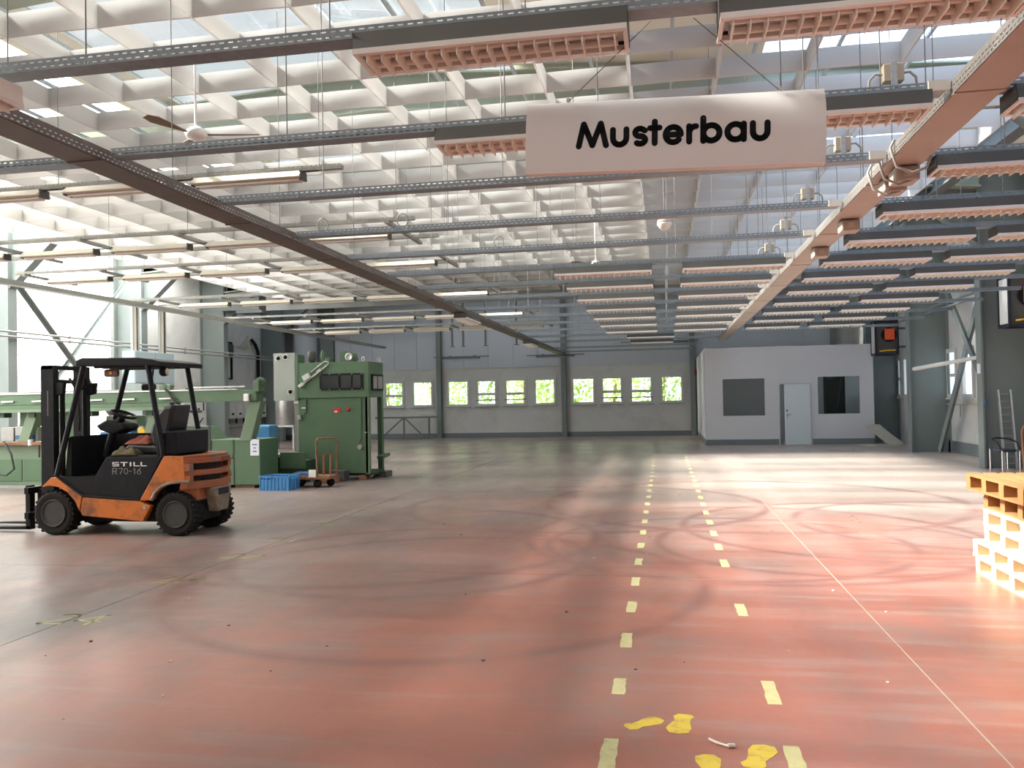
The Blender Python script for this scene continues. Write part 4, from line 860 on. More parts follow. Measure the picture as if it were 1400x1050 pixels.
# ---------------------------------------------------------------- forklift (forks point to the left)
FO = (-6.7, 9.85, 0)
fk = thing('forklift', 'orange and black forklift truck marked STILL with overhead guard', 'forklift', FO)
Y0, Y1 = 9.32, 10.32
def tyre(x, yc, r, s, name_l=None):
    prof = [(r * 0.62, -0.09), (r * 0.86, -0.11), (r * 0.97, -0.10), (r, -0.085), (r, 0.085), (r * 0.97, 0.10), (r * 0.86, 0.11), (r * 0.62, 0.09)]
    wh = MB(FO).lathe(prof, (x, yc, r), 'y', 40).build('wheel', 'rubber', fk)
    t = MB(FO)
    for k in range(26):
        a = 2 * pi * k / 26
        for q in (-1, 1):
            c0 = Vector((x + (r + 0.003) * cos(a + q * 0.06), yc + q * 0.055, r + (r + 0.003) * sin(a + q * 0.06))); d = Vector((-sin(a), 0, cos(a)))
            if c0.z < 0.03: continue
            t.bar(c0 + Vector((0, -q * 0.045, 0)) - d * 0.012, c0 + Vector((0, q * 0.045, 0)) + d * 0.012, 0.03, 0.02, (cos(a), 0, sin(a)))
    t.build('tread', 'rubber', wh)
    f = yc + s * 0.095
    MB(FO).lathe([(r * 0.64, 0.0), (r * 0.62, s * 0.016), (r * 0.57, s * 0.012), (r * 0.54, -s * 0.03), (r * 0.36, -s * 0.035), (r * 0.33, -s * 0.005), (r * 0.22, 0.0), (r * 0.2, -s * 0.02), (0.02, -s * 0.022)], (x, f, r), 'y', 28).build('rim', 'rim_dark', wh)
    n = MB(FO)
    for k in range(8): a = 2 * pi * k / 8; n.cyl((x + r * 0.42 * cos(a), f - s * 0.03, r + r * 0.42 * sin(a)), (x + r * 0.42 * cos(a), f - s * 0.005, r + r * 0.42 * sin(a)), 0.012, 6)
    n.build('wheel_nuts', 'rim_dark', wh)
tyre(-7.60, 9.42, 0.275, -1); tyre(-7.60, 10.22, 0.275, 1); tyre(-5.93, 9.44, 0.265, -1); tyre(-5.93, 10.16, 0.265, 1)
# chassis and orange panels
MB(FO).box(-7.45, -6.15, 9.56, 10.08, 0.14, 0.50).build('chassis', 'black_plastic', fk, 0.02)
MB(FO).box(-6.5, -5.7, 9.58, 10.02, 0.16, 0.70).build('rear_axle_housing', 'black_plastic', fk, 0.02)
for y0, y1 in ((Y0, Y0 + 0.10), (Y1 - 0.10, Y1)):
    MB(FO).prism([(-7.77, 0.60), (-7.63, 0.725), (-7.54, 0.725), (-7.20, 0.485), (-7.235, 0.30), (-7.29, 0.42), (-7.40, 0.535), (-7.52, 0.60), (-7.65, 0.62)], 'y', y0, y1 + (0.1 if y0 == Y0 else 0)).build('front_fender', 'orange_paint', fk, 0.008)
    MB(FO).prism([(-7.225, 0.30), (-7.19, 0.475), (-6.40, 0.43), (-6.25, 0.37), (-6.36, 0.18), (-7.20, 0.245)], 'y', y0 + 0.004, y1).build('side_sill', 'orange_paint', fk, 0.01)
    MB(FO).prism([(-6.06, 0.985), (-5.80, 0.975), (-5.78, 0.69), (-5.86, 0.665), (-5.98, 0.655), (-6.10, 0.61), (-6.19, 0.53), (-6.235, 0.44), (-6.40, 0.435)], 'y', y0, y1).build('rear_side_panel', 'orange_paint', fk, 0.008)
    MB(FO).tube([(-6.235, (y0 if y0 == Y0 else y1), 0.44), (-6.19, (y0 if y0 == Y0 else y1), 0.53), (-6.10, (y0 if y0 == Y0 else y1), 0.61), (-5.98, (y0 if y0 == Y0 else y1), 0.655), (-5.84, (y0 if y0 == Y0 else y1), 0.668), (-5.72, (y0 if y0 == Y0 else y1), 0.67)], 0.02, 6).build('arch_edge', 'scraped', fk)
    # black cab side: step well and badge panel
    MB(FO).prism([(-6.86, 0.975), (-6.10, 0.975), (-6.40, 0.445), (-6.98, 0.52), (-7.02, 0.735)], 'y', y0 + 0.012, y1 - 0.05).build('badge_panel', 'black_paint', fk, 0.006)
    MB(FO).prism([(-7.56, 0.735), (-7.02, 0.735), (-6.42, 0.60), (-6.40, 0.455), (-7.19, 0.495)], 'y', y0 + 0.02, y0 + 0.06).build('step_riser', 'black_plastic', fk)
    MB(FO).tube([(-7.57, y0 + 0.01, 0.74), (-7.19, y0 + 0.0, 0.495), (-6.40, y0 + 0.0, 0.45)], 0.012, 6).build('step_edge', 'black_paint', fk)
    MB(FO).cyl((-6.33, y0 - 0.004, 0.355), (-6.33, y0 + 0.02, 0.355), 0.026, 12).build('filler_cap', 'steel_dull', fk)
MB(FO).box(-7.52, -6.1, 9.42, 10.22, 0.50, 0.72).build('floor_plate', 'black_plastic', fk, 0.01)
MB(FO).prism([(-7.50, 0.72), (-7.44, 1.22), (-7.40, 1.24), (-7.40, 0.72)], 'y', 9.40, 10.24).build('dashboard', 'black_paint', fk, 0.008)
MB(FO).box(-6.86, -6.12, 9.42, 10.22, 0.72, 0.99).build('seat_deck', 'black_paint', fk, 0.01)
# far low side wall seen through the cab
MB(FO).box(-7.42, -6.78, 10.18, 10.22, 0.7, 1.24).build('far_side_panel', 'black_plastic', fk)
# counterweight: rounded tail in layers with two dark slots
def tail(inset):
    i = inset; return [(-5.84, Y0 + i), (-5.765 - i * 0.4, Y0 + 0.02 + i), (-5.65 - i, Y0 + 0.16 + i * 0.6), (-5.58 - i, Y0 + 0.36), (-5.56 - i, 9.82), (-5.58 - i, Y1 - 0.36), (-5.65 - i, Y1 - 0.16 - i * 0.6), (-5.765 - i * 0.4, Y1 - 0.02 - i), (-5.84, Y1 - i)]
cw = MB(FO).prism(tail(0.02), 'z', 0.955, 0.985).build('counterweight', 'orange_worn', fk, 0.008)
for z0, z1, i, m, nm in ((0.885, 0.955, 0.0, 'orange_worn', 'counterweight_band'), (0.80, 0.885, 0.09, 'dark', 'vent_slot'), (0.735, 0.80, 0.0, 'orange_worn', 'counterweight_band'), (0.665, 0.735, 0.09, 'dark', 'vent_slot'), (0.575, 0.665, -0.01, 'orange_worn', 'counterweight_band')):
    MB(FO).prism(tail(i), 'z', z0, z1).build(nm, m, cw, 0.006)
for zc, zh in ((0.842, 0.09), (0.70, 0.074)):          # slots stop short of the flanks
    for ya, yb in ((Y0, Y0 + 0.09), (Y1 - 0.09, Y1)): MB(FO).box(-5.84, -5.72, ya + 0.005, yb, zc - zh / 2, zc + zh / 2).build('slot_end', 'orange_worn', cw)
MB(FO).prism([(9.60, 0.575), (9.70, 0.26), (9.94, 0.26), (10.04, 0.575)], 'x', -5.70, -5.555).build('tow_skirt', 'scraped', cw, 0.02)
MB(FO).box(-5.57, -5.545, 9.70, 9.94, 0.47, 0.55).build('tow_pocket', 'dark', cw)
MB(FO).box(-5.95, -5.68, 9.45, 10.15, 0.42, 0.6).build('tail_core', 'orange_worn', cw, 0.02)
# hood and guard
MB(FO).box(-6.16, -5.97, 9.44, 10.20, 0.985, 1.285).build('engine_hood', 'black_paint', fk, 0.02)
MB(FO).box(-6.22, -6.15, 9.41, 10.23, 0.975, 1.27).build('hood_front', 'black_plastic', fk, 0.012)
for y in (9.37, 10.24):
    MB(FO).tube([(-7.585, y, 0.74), (-7.40, y, 1.40), (-7.19, y, 2.13)], 0.034, 8).build('front_pillar', 'black_paint', fk)
    MB(FO).tube([(-6.30, y, 2.13), (-6.20, y, 1.55), (-6.11, y, 1.08), (-6.10, y, 0.98), (-6.40, y, 0.46)], 0.034, 8).build('middle_pillar', 'black_paint', fk)
rf = MB(FO).prism([(-7.27, 2.12), (-7.27, 2.19), (-7.18, 2.225), (-6.4, 2.205), (-6.22, 2.18), (-6.10, 2.15), (-6.10, 2.09), (-6.3, 2.11)], 'y', 9.32, 10.29).build('overhead_guard', 'black_paint', fk, 0.012)
for k in range(5): MB(FO).box(-7.1, -6.2, 9.44 + 0.16 * k, 9.48 + 0.16 * k, 2.09, 2.12).build('guard_bar', 'black_paint', rf)
# mast and forks
for y in (9.52, 10.12):
    c = MB(FO); c.box(-7.890, -7.710, y - 0.05, y - 0.03, 0.12, 2.14); c.box(-7.890, -7.860, y - 0.03, y + 0.05, 0.12, 2.14); c.box(-7.740, -7.710, y - 0.03, y + 0.05, 0.12, 2.14); c.build('mast_outer', 'black_paint', fk)
    MB(FO).box(-7.860, -7.780, y - 0.02, y + 0.045, 0.10, 2.10).build('mast_inner', 'black_plastic', fk)
    MB(FO).cyl((-7.690, y + (0.09 if y < 9.8 else -0.09), 0.3), (-7.690, y + (0.09 if y < 9.8 else -0.09), 1.95), 0.032, 10).build('lift_cylinder', 'black_plastic', fk)
    MB(FO).prism([(-7.790, 1.92), (-7.790, 1.80), (-7.690, 1.76), (-7.590, 1.78), (-7.570, 1.93)], 'y', y - 0.03, y + 0.03).build('mast_bracket', 'black_plastic', fk, 0.01)
    MB(FO).box(-8.190, -8.120, y + (0.02 if y < 9.8 else -0.11), y + (0.11 if y < 9.8 else -0.02), 0.03, 0.60).build('fork_shank', 'black_plastic', fk, 0.006)
    ff = y + (0.065 if y < 9.8 else -0.065)
    MB(FO).prism([(-8.125, 0.03), (-8.125, 0.075), (-8.250, 0.07), (-9.040, 0.05), (-9.040, 0.035), (-8.390, 0.03)], 'y', ff - 0.045, ff + 0.045).build('fork', 'black_plastic', fk)
MB(FO).box(-7.880, -7.720, 9.47, 10.17, 2.10, 2.15).build('mast_crosshead', 'black_paint', fk)
MB(FO).box(-7.830, -7.730, 9.57, 10.07, 1.92, 1.97).build('mast_tie', 'black_paint', fk)
MB(FO).box(-8.120, -8.060, 9.44, 10.20, 0.18, 0.26).build('carriage_bar', 'black_plastic', fk); MB(FO).box(-8.120, -8.060, 9.44, 10.20, 0.50, 0.58).build('carriage_bar', 'black_plastic', fk)
MB(FO).box(-8.060, -7.710, 9.60, 10.04, 0.2, 0.55).build('carriage', 'black_plastic', fk)
MB(FO).tube([(-7.5, 9.5, 1.98), (-7.42, 9.55, 1.8), (-7.45, 9.62, 1.45), (-7.52, 9.7, 1.3)], 0.016, 6).build('hydraulic_hose', 'cable_black', fk)
MB(FO).lathe([(0.09, -0.03), (0.10, 0), (0.09, 0.03)], (-7.44, 9.62, 1.92), 'y', 20).build('hose_reel', 'black_plastic', fk)
MB(FO).strokes([[(0, 0), (0, 0.32)]], 0.004, lambda u, v, w_: (-7.79 + u, 9.469 - w_, 1.5 + v), 0.001).build('mast_label', 'letter_grey', fk)
# steering, seat, clothes, lamps
MB(FO).tube([(-7.22, 9.82, 0.95), (-7.12, 9.82, 1.25), (-6.98, 9.82, 1.46)], 0.05, 8).build('steering_column', 'black_plastic', fk)
MB(FO).prism([(-7.26, 1.36), (-7.10, 1.44), (-6.86, 1.38), (-6.82, 1.32), (-7.02, 1.24), (-7.2, 1.30)], 'y', 9.66, 9.98).build('steering_console', 'black_plastic', fk, 0.03)
c = Vector((-6.96, 9.82, 1.50)); ax = Vector((0.35, 0, 0.94)).normalized(); e1 = Vector((0, 1, 0)); e2 = ax.cross(e1)
sw_ = MB(FO).tube([c + (e1 * cos(2 * pi * k / 24) + e2 * sin(2 * pi * k / 24)) * 0.155 for k in range(25)], 0.017, 8).build('steering_wheel', 'black_plastic', fk)
s_ = MB(FO)
for k in range(3): a = 2 * pi * k / 3; s_.bar(c - ax * 0.02, c + (e1 * cos(a) + e2 * sin(a)) * 0.15, 0.03, 0.012)
s_.build('wheel_spoke', 'black_plastic', sw_)
MB(FO).prism([(-6.80, 0.99), (-6.82, 1.06), (-6.74, 1.12), (-6.34, 1.10), (-6.30, 1.02), (-6.34, 0.99)], 'y', 9.60, 10.06).build('seat_cushion', 'seat_vinyl', fk, 0.03)
MB(FO).prism([(-6.42, 1.08), (-6.46, 1.26), (-6.43, 1.38), (-6.34, 1.52), (-6.26, 1.60), (-6.10, 1.62), (-6.13, 1.50), (-6.22, 1.08)], 'y', 9.62, 10.04).build('seat_backrest', 'seat_vinyl', fk, 0.045)
def cloth(name, pts, m, label, par=None):
    o = Vector(pts[0]); b = MB(o); rr = random.Random(len(label)); n = 9
    (x0, y0, z0), (x1, y1, z1) = pts; vs = []
    for i in range(n + 1):
        for j in range(n + 1):
            u, v = i / n, j / n; h = (1 - (2 * u - 1) ** 4) * (1 - (2 * v - 1) ** 4) * (0.62 + 0.38 * sin(9 * u + 4 * v) * cos(7 * v - 3 * u))
            vs.append((x0 + (x1 - x0) * u + rr.uniform(-.012, .012), y0 + (y1 - y0) * v + rr.uniform(-.012, .012), z0 + (z1 - z0) * h * rr.uniform(0.8, 1.0)))
    b.add(vs, [(i * (n + 1) + j, (i + 1) * (n + 1) + j, (i + 1) * (n + 1) + j + 1, i * (n + 1) + j + 1) for i in range(n) for j in range(n)], True)
    ob = b.build(name, m); ob.location = o; sd = ob.modifiers.new('s', 'SOLIDIFY'); sd.thickness = 0.01; tag(ob, label, 'clothing')
cloth('red_jacket', ((-6.80, 9.62, 1.115), (-6.46, 10.0, 1.24)), 'cloth_red', 'reddish folded jacket lying on the forklift seat')
cloth('work_gloves', ((-6.86, 9.40, 0.992), (-6.50, 9.58, 1.12)), 'cloth_olive', 'pile of dark work gloves beside the forklift seat')
l1 = MB(FO).box(-6.99, -6.79, 9.46, 9.53, 1.98, 2.08).build('work_lamp', 'lamp_amber', fk, 0.03); MB(FO).cyl((-6.88, 9.457, 2.03), (-6.88, 9.46, 2.03), 0.02, 8).build('lamp_reflector', 'yellow', l1)
l2 = MB(FO).lathe([(0.05, -0.03), (0.062, 0.0), (0.05, 0.05)], (-6.17, 9.5, 2.03), 'x', 14).build('rear_lamp', 'black_plastic', fk); MB(FO).lathe([(0.042, 0.05), (0.042, 0.056)], (-6.17, 9.5, 2.03), 'x', 14).build('lamp_lens', 'lens', l2)
MB(FO).bar((-6.9, 10.15, 1.85), (-6.72, 10.15, 1.86), 0.09, 0.08).build('mirror', 'black_plastic', fk, 0.02)
MB(FO).bar((-6.8, 10.2, 1.9), (-6.8, 10.24, 2.1), 0.015).build('mirror_stalk', 'black_plastic', fk)
# lettering
SL = {'S': [[(0.9, 1), (0, 1), (0, 0.5), (0.9, 0.5), (0.9, 0), (0, 0)]], 'T': [[(0, 1), (1, 1)], [(0.5, 1), (0.5, 0)]], 'I': [[(0.2, 1), (0.2, 0)]], 'L': [[(0, 1), (0, 0), (0.8, 0)]]}
x = 0
for ch, adv in (('S', 1.35), ('T', 1.4), ('I', 0.8), ('L', 1.2), ('L', 1.0)):
    MB(FO).strokes(SL[ch], 0.13, lambda u, v, w_: (-6.765 + (x + u) * 0.082, Y0 + 0.0115 - w_, 0.865 + v * 0.043), 0.001).build('letter', 'letter_white', fk)
    MB(FO).strokes(SL[ch], 0.14, lambda u, v, w_: (-5.5605 + 0.0015 + w_, 9.80 + (x + u) * 0.055, 0.90 + v * 0.035), 0.001).build('letter', 'letter_brown', fk)
    x += adv
RD = {'R': [[(0, 0), (0, 1), (0.5, 1), (0.65, 0.85), (0.65, 0.65), (0.5, 0.5), (0, 0.5)], [(0.35, 0.5), (0.65, 0)]], '7': [[(0, 1), (0.6, 1), (0.2, 0)]], '0': [arc(0.3, 0.5, 0.3, 0, 360, 12, 0.5)], '-': [[(0, 0.5), (0.35, 0.5)]], '1': [[(0.1, 0.75), (0.3, 1), (0.3, 0)]], '6': [[(0.55, 1)] + arc(0.3, 0.3, 0.3, 140, 500, 12, 0.3)]}
x = 0
for ch, adv in (('R', 1.05), ('7', 0.85), ('0', 0.85), ('-', 0.6), ('1', 0.7), ('6', 0.8)):
    MB(FO).strokes(RD[ch], 0.06, lambda u, v, w_: (-6.77 + (x + u) * 0.083, Y0 + 0.0115 - w_, 0.765 + v * 0.07), 0.001).build('letter', 'letter_grey', fk); x += adv

# ---------------------------------------------------------------- green press
PO = (-6.75, 16.8, 0)
pr = thing('hydraulic_press', 'tall green press machine with black windows and loose hoses', 'machine', PO)
PX0, PX1, PY0, PY1 = -7.53, -5.98, 16.34, 17.2
MB(PO).box(PX0, PX1 - 0.02, PY0, PY0 + 0.06, 0.14, 1.70).build('front_panel', 'green_machine', pr, 0.008)
MB(PO).box(PX0 - 0.02, PX1 + 0.02, PY0 - 0.03, PY1, 1.70, 2.44).build('head', 'green_machine', pr, 0.012)
MB(PO).box(PX0, PX0 + 0.06, PY0 + 0.06, PY1, 0.14, 1.70).build('left_side', 'green_machine', pr)
MB(PO).box(PX1 - 0.08, PX1, PY0, PY0 + 0.12, 0.12, 1.70).build('right_post', 'green_light', pr, 0.006)
MB(PO).box(PX1 - 0.08, PX1 + 0.02, PY1 - 0.12, PY1, 0.12, 1.70).build('right_post', 'green_machine', pr, 0.006)
MB(PO).box(PX0 + 0.06, PX1 - 0.3, PY1 - 0.06, PY1 - 0.02, 0.14, 1.70).build('rear_panel', 'green_dark', pr)
MB(PO).box(PX0, PX1 + 0.02, PY0 + 0.1, PY1, 0.08, 0.16).build('base_plate', 'green_dark', pr)
MB(PO).box(PX1 - 0.12, PX1 + 0.16, PY1 - 0.3, PY1 + 0.1, 0.0, 0.12).build('foot', 'housing', pr); MB(PO).box(PX1 - 0.24, PX1 - 0.08, PY0, PY0 + 0.25, 0, 0.10).build('foot', 'rust', pr); MB(PO).box(PX0 + 0.3, PX0 + 0.6, PY0, PY0 + 0.25, 0, 0.10).build('foot', 'rust', pr)
MB(PO).prism([(PY1 - 0.4, 0.40), (PY1 - 0.4, 0.46), (PY1 + 0.05, 0.5), (PY1 + 0.05, 0.44)], 'x', PX1, PX1 + 0.14).build('side_flap', 'green_machine', pr)
wf = MB(PO); wf.box(-7.02, -6.08, PY0 - 0.055, PY0 - 0.03, 1.86, 2.20); wf.build('window_frame', 'black_plastic', pr)
for x0, x1 in ((-6.98, -6.60), (-6.55, -6.33), (-6.29, -6.12)): MB(PO).box(x0, x1, PY0 - 0.062, PY0 - 0.056, 1.90, 2.16).build('window_pane', 'window_black', pr)
wf2 = MB(PO).box(PX1 + 0.02, PX1 + 0.045, PY0 + 0.12, PY1 - 0.06, 1.84, 2.18).build('window_frame', 'black_plastic', pr)
MB(PO).box(PX1 + 0.045, PX1 + 0.05, PY0 + 0.18, PY0 + 0.40, 1.88, 2.14).build('window_pane', 'frame_grey', pr); MB(PO).box(PX1 + 0.045, PX1 + 0.05, PY0 + 0.46, PY1 - 0.12, 1.88, 2.14).build('window_pane', 'frame_grey', pr)
bolts = MB(PO)
for x in (-7.0, -6.8, -6.58, -6.31, -6.1):
    for z in (1.875, 2.185): bolts.cyl((x, PY0 - 0.055, z), (x, PY0 - 0.065, z), 0.01, 6)
bolts.build('frame_bolts', 'steel', pr)
MB(PO).box(-7.56, -7.5, PY0 - 0.04, PY0 + 0.3, 1.66, 2.62).build('side_flange', 'green_machine', pr, 0.006)
gp = MB(PO).box(-8.05, -7.58, PY0 - 0.03, PY0 - 0.012, 1.66, 2.66).build('guard_sheet', 'perspex', pr)
for x, z in ((-7.94, 2.55), (-7.78, 2.57), (-7.68, 1.84)): MB(PO).lathe([(0.02, 0), (0.045, 0), (0.05, -0.01), (0.06, -0.01), (0.06, 0.0)], (x, PY0 - 0.03, z), 'y', 16).build('dial', 'letter_white', gp)
MB(PO).box(-8.03, -7.60, PY0 - 0.01, PY0 + 0.03, 1.66, 1.95).build('guard_base', 'green_machine', gp)
# hydraulics on top
MB(PO).cyl((-7.36, 16.7, 2.44), (-7.36, 16.7, 2.50), 0.06, 12).build('filter_base', 'green_dark', pr); MB(PO).lathe([(0.085, 2.50), (0.09, 2.52), (0.09, 2.68), (0.07, 2.70)], (-7.36, 16.7, 0), 'z', 16).build('filter_can', 'housing', pr)
MB(PO).lathe([(0.05, 2.44), (0.055, 2.6), (0.03, 2.68), (0.02, 2.72)], (-7.12, 16.7, 0), 'z', 12).build('valve', 'green_machine', pr); MB(PO).box(-7.04, -6.92, 16.6, 16.8, 2.44, 2.54).build('valve_block', 'green_machine', pr, 0.01)
mh = MB(PO).prism([(-6.68, 2.44), (-6.68, 2.68), (-6.46, 2.68), (-6.38, 2.62), (-6.36, 2.54), (-6.38, 2.44)], 'y', 16.55, 16.8).build('motor_bracket', 'green_machine', pr, 0.006); MB(PO).lathe([(0.03, -0.005), (0.06, -0.02), (0.085, -0.02), (0.085, 0.0)], (-6.47, 16.55, 2.55), 'y', 18).build('motor_face', 'steel', mh)
for x, y in ((-6.12, 16.45), (-5.96, 16.95)): MB(PO).tube([(x + 0.03 * cos(t * pi / 6), y, 2.49 + 0.05 * sin(t * pi / 6)) for t in range(13)], 0.012, 6).build('lifting_eye', 'steel', pr)
# hydraulic cylinder on the front, loose cables and buttons
MB(PO).bar((-7.45, PY0 - 0.08, 1.95), (-6.83, PY0 - 0.08, 2.38), 0.03).build('slide_rod', 'steel', pr)
MB(PO).tube([(-7.2, PY0 - 0.07, 2.24), (-6.9, PY0 - 0.07, 2.46), (-6.82, PY0 - 0.07, 2.45), (-6.82, PY0 - 0.07, 2.38)], 0.012, 6).build('slide_pipe', 'steel', pr)
MB(PO).bar((-7.36, PY0 - 0.08, 2.10), (-7.22, PY0 - 0.08, 2.18), 0.09, 0.12).build('slide_block', 'grey_light', pr, 0.01); MB(PO).bar((-7.46, PY0 - 0.08, 1.94), (-7.36, PY0 - 0.08, 2.01), 0.07).build('slide_end', 'grey_light', pr, 0.01); MB(PO).bar((-7.05, PY0 - 0.08, 2.24), (-6.97, PY0 - 0.08, 2.29), 0.06).build('slide_ring', 'steel', pr)
MB(PO).tube([(-7.33, PY0 - 0.02, 1.68), (-7.33, PY0 - 0.03, 1.42), (-7.38, PY0 - 0.04, 1.36)], 0.012, 6).build('cable', 'cable_black', pr); MB(PO).box(-7.52, -7.44, PY0 - 0.07, PY0, 1.26, 1.36).build('switch_box', 'steel_dull', pr, 0.008)
MB(PO).tube([(-6.14, PY0 - 0.012, 1.68), (-6.15, PY0 - 0.015, 0.85), (-6.2, PY0 - 0.02, 0.78)], 0.011, 6).build('conduit', 'green_machine', pr); MB(PO).lathe([(0.055, 0), (0.05, -0.05)], (-6.17, PY0 - 0.005, 0.68), 'y', 14).build('round_socket', 'steel_dull', pr)
MB(PO).box(-6.745, -6.60, PY0 - 0.008, PY0, 1.385, 1.495).build('warning_plate', 'red', pr); MB(PO).box(-6.725, -6.66, PY0 - 0.010, PY0 - 0.008, 1.40, 1.43).build('plate_print', 'letter_white', pr); MB(PO).lathe([(0.04, 0), (0.045, -0.02), (0.03, -0.035)], (-6.42, PY0, 1.46), 'y', 14).build('stop_button', 'red', pr)
MB(PO).box(-7.45, -7.36, PY0 - 0.006, PY0, 1.49, 1.515).build('name_tag', 'letter_white', pr); MB(PO).box(-6.08, -6.02, PY0 - 0.006, PY0, 0.97, 0.985).build('name_tag', 'letter_white', pr)
# feed table to its left
ft = thing('feed_table', 'low green feed table between the press and the long machine', 'table', (-8.0, 15.95, 0))
MB().box(-0.55, 0.45, -0.3, 0.35, 0.52, 0.58).build('table_top', 'steel_dull', ft); MB().box(-0.5, 0.9, -0.25, 0.3, 0.12, 0.45).build('body', 'green_dark', ft, 0.01); MB().box(-0.45, -0.35, -0.2, 0.2, 0, 0.12).build('leg', 'green_dark', ft); MB().box(0.7, 0.8, -0.2, 0.2, 0, 0.12).build('leg', 'green_dark', ft); MB().box(-0.4, 0.3, -0.2, 0.25, 0.45, 0.52).build('neck', 'green_dark', ft)
MB().box(0.40, 0.92, -0.32, -0.25, 0.30, 0.62).build('guard_panel', 'green_machine', ft); MB().box(0.05, 0.25, -0.262, -0.25, 0.18, 0.30).build('name_plate', 'frame_grey', ft)
boxthing('blue_drum', 'tall blue container standing behind the long green machine', 'container', -8.62, -8.24, 16.5, 16.9, 0, 1.15, 'blue_plastic', None, 0.04)
# stepped plinth and timber by the press
boxthing('steel_plinth', 'dark low steel block under the press front', 'block', -6.75, -6.4, 16.0, 16.3, 0, 0.22, 'housing'); boxthing('timber_block', 'brown timber block on the floor under the press', 'timber', -6.8, -6.45, 15.7, 15.9, 0, 0.12, 'rust')
# blue crate
cr = thing('plastic_crate', 'blue plastic crate standing on the floor by the press', 'crate', (-7.1, 14.58, 0))
cx, cy_ = 0.29, 0.23
for nm, bx in (('crate_wall', (-cx, cx, -cy_, -cy_ + 0.012, 0, 0.20)), ('crate_wall', (-cx, cx, cy_ - 0.012, cy_, 0, 0.20)), ('crate_wall', (-cx, -cx + 0.012, -cy_ + 0.012, cy_ - 0.012, 0, 0.20)), ('crate_wall', (cx - 0.012, cx, -cy_ + 0.012, cy_ - 0.012, 0, 0.20)), ('crate_floor', (-cx + .012, cx - .012, -cy_ + .012, cy_ - .012, 0.0, 0.012))): MB().box(*bx).build(nm, 'blue_plastic', cr)
rimb = MB(); rimb.box(-cx - .012, cx + .012, -cy_ - .012, -cy_ + .012, 0.245, 0.27); rimb.box(-cx - .012, cx + .012, cy_ - .012, cy_ + .012, 0.245, 0.27); rimb.box(-cx - .012, -cx + .012, -cy_ + .012, cy_ - .012, 0.245, 0.27); rimb.box(cx - .012, cx + .012, -cy_ + .012, cy_ - .012, 0.245, 0.27); rimb.build('crate_rim', 'blue_plastic', cr)
for k in range(9):
    x = -cx + 0.01 + k * (2 * cx - 0.02) / 8
    for y in (-cy_, cy_): MB().box(x - 0.008, x + 0.008, y - 0.012, y + 0.012, 0.0, 0.245).build('crate_rib', 'blue_plastic', cr)
for k in range(5):
    y = -cy_ + 0.05 + k * (2 * cy_ - 0.1) / 4
    for x in (-cx, cx): MB().box(x - 0.012, x + 0.012, y - 0.008, y + 0.008, 0.0, 0.245).build('crate_rib', 'blue_plastic', cr)
# platform cart
ct = thing('platform_cart', 'old rusty platform cart with tube handle and small wheels', 'cart', (-6.55, 15.05, 0))
MB().box(-0.5, 0.32, -0.22, 0.25, 0.16, 0.22).build('platform', 'rust', ct)
MB().tube([(0.08, -0.2, 0.22), (0.06, -0.2, 0.86), (0.10, -0.2, 0.93), (0.32, 0.05, 0.93), (0.36, 0.1, 0.86), (0.34, 0.1, 0.22)], 0.018, 8).build('handle', 'rust', ct); MB().bar((0.06, -0.2, 0.62), (0.35, 0.1, 0.62), 0.025).build('crossbar', 'rust', ct)
for u in (0.33, 0.66): MB().bar((0.07 + 0.28 * u, -0.2 + 0.3 * u, 0.2), (0.07 + 0.28 * u, -0.2 + 0.3 * u, 0.62), 0.03, 0.012).build('slat', 'orange_worn', ct)
for x, y in ((0.06, -0.15), (0.22, 0.1), (-0.4, -0.15), (-0.4, 0.15)): w_ = MB().lathe([(0.03, -0.025), (0.075, -0.022), (0.08, 0), (0.075, 0.022), (0.03, 0.025)], (x, y, 0.08), 'y', 18).build('caster', 'rubber', ct)
MB().box(-0.08, 0.06, -0.24, -0.2, 0.2, 0.34).build('label_plate', 'box_pale', ct)
boxthing('blue_tray', 'flat dark blue tray lying on the cart', 'tray', -7.0, -6.6, 14.95, 15.2, 0.221, 0.28, 'blue_dark')

# ---------------------------------------------------------------- long green machine behind the forklift
LO = (-10.6, 15.0, 0)
lm = thing('long_machine', 'long green machine with overhead beam and slanted legs behind the forklift', 'machine', LO)
bmn = MB(LO).box(-15.0, -7.62, 14.72, 15.0, 1.66, 1.88).build('overhead_beam', 'green_machine', lm, 0.01)
MB(LO).box(-15.0, -9.4, 14.66, 14.74, 1.52, 1.58).build('lower_lip', 'green_light', lm); MB(LO).box(-15.0, -9.4, 14.68, 15.04, 1.58, 1.66).build('beam_base', 'green_machine', lm)
MB(LO).box(-15.0, -8.0, 14.70, 14.76, 1.88, 1.905).build('guide_rail', 'steel', bmn); MB(LO).box(-9.0, -7.9, 14.80, 14.86, 1.93, 1.96).build('guide_rod', 'steel', bmn); MB(LO).box(-15.0, -9.2, 14.9, 15.0, 1.88, 1.94).build('guide_rail', 'steel_dull', bmn)
for x in (-13.0, -12.3, -11.0, -10.3, -9.5): MB(LO).bar((x - 0.14, 14.69, 1.74), (x + 0.14, 14.69, 1.745), 0.03).build('slot_bar', 'steel', bmn)
for x in (-13.2, -12.5, -11.2, -10.6, -9.9, -9.35): MB(LO).box(x - 0.07, x + 0.07, 14.74, 14.95, 1.42, 1.52).build('hanger_block', 'green_dark', bmn)
for x, s in ((-12.45, -0.3), (-7.68, -0.22), (-9.75, -0.2)):
    MB(LO).prism([(x - 0.12, 1.66), (x + 0.12, 1.66), (x + s + 0.12, 0.9), (x + s - 0.12, 0.9)], 'y', 14.78, 15.0).build('slanted_leg', 'green_light', lm, 0.01)
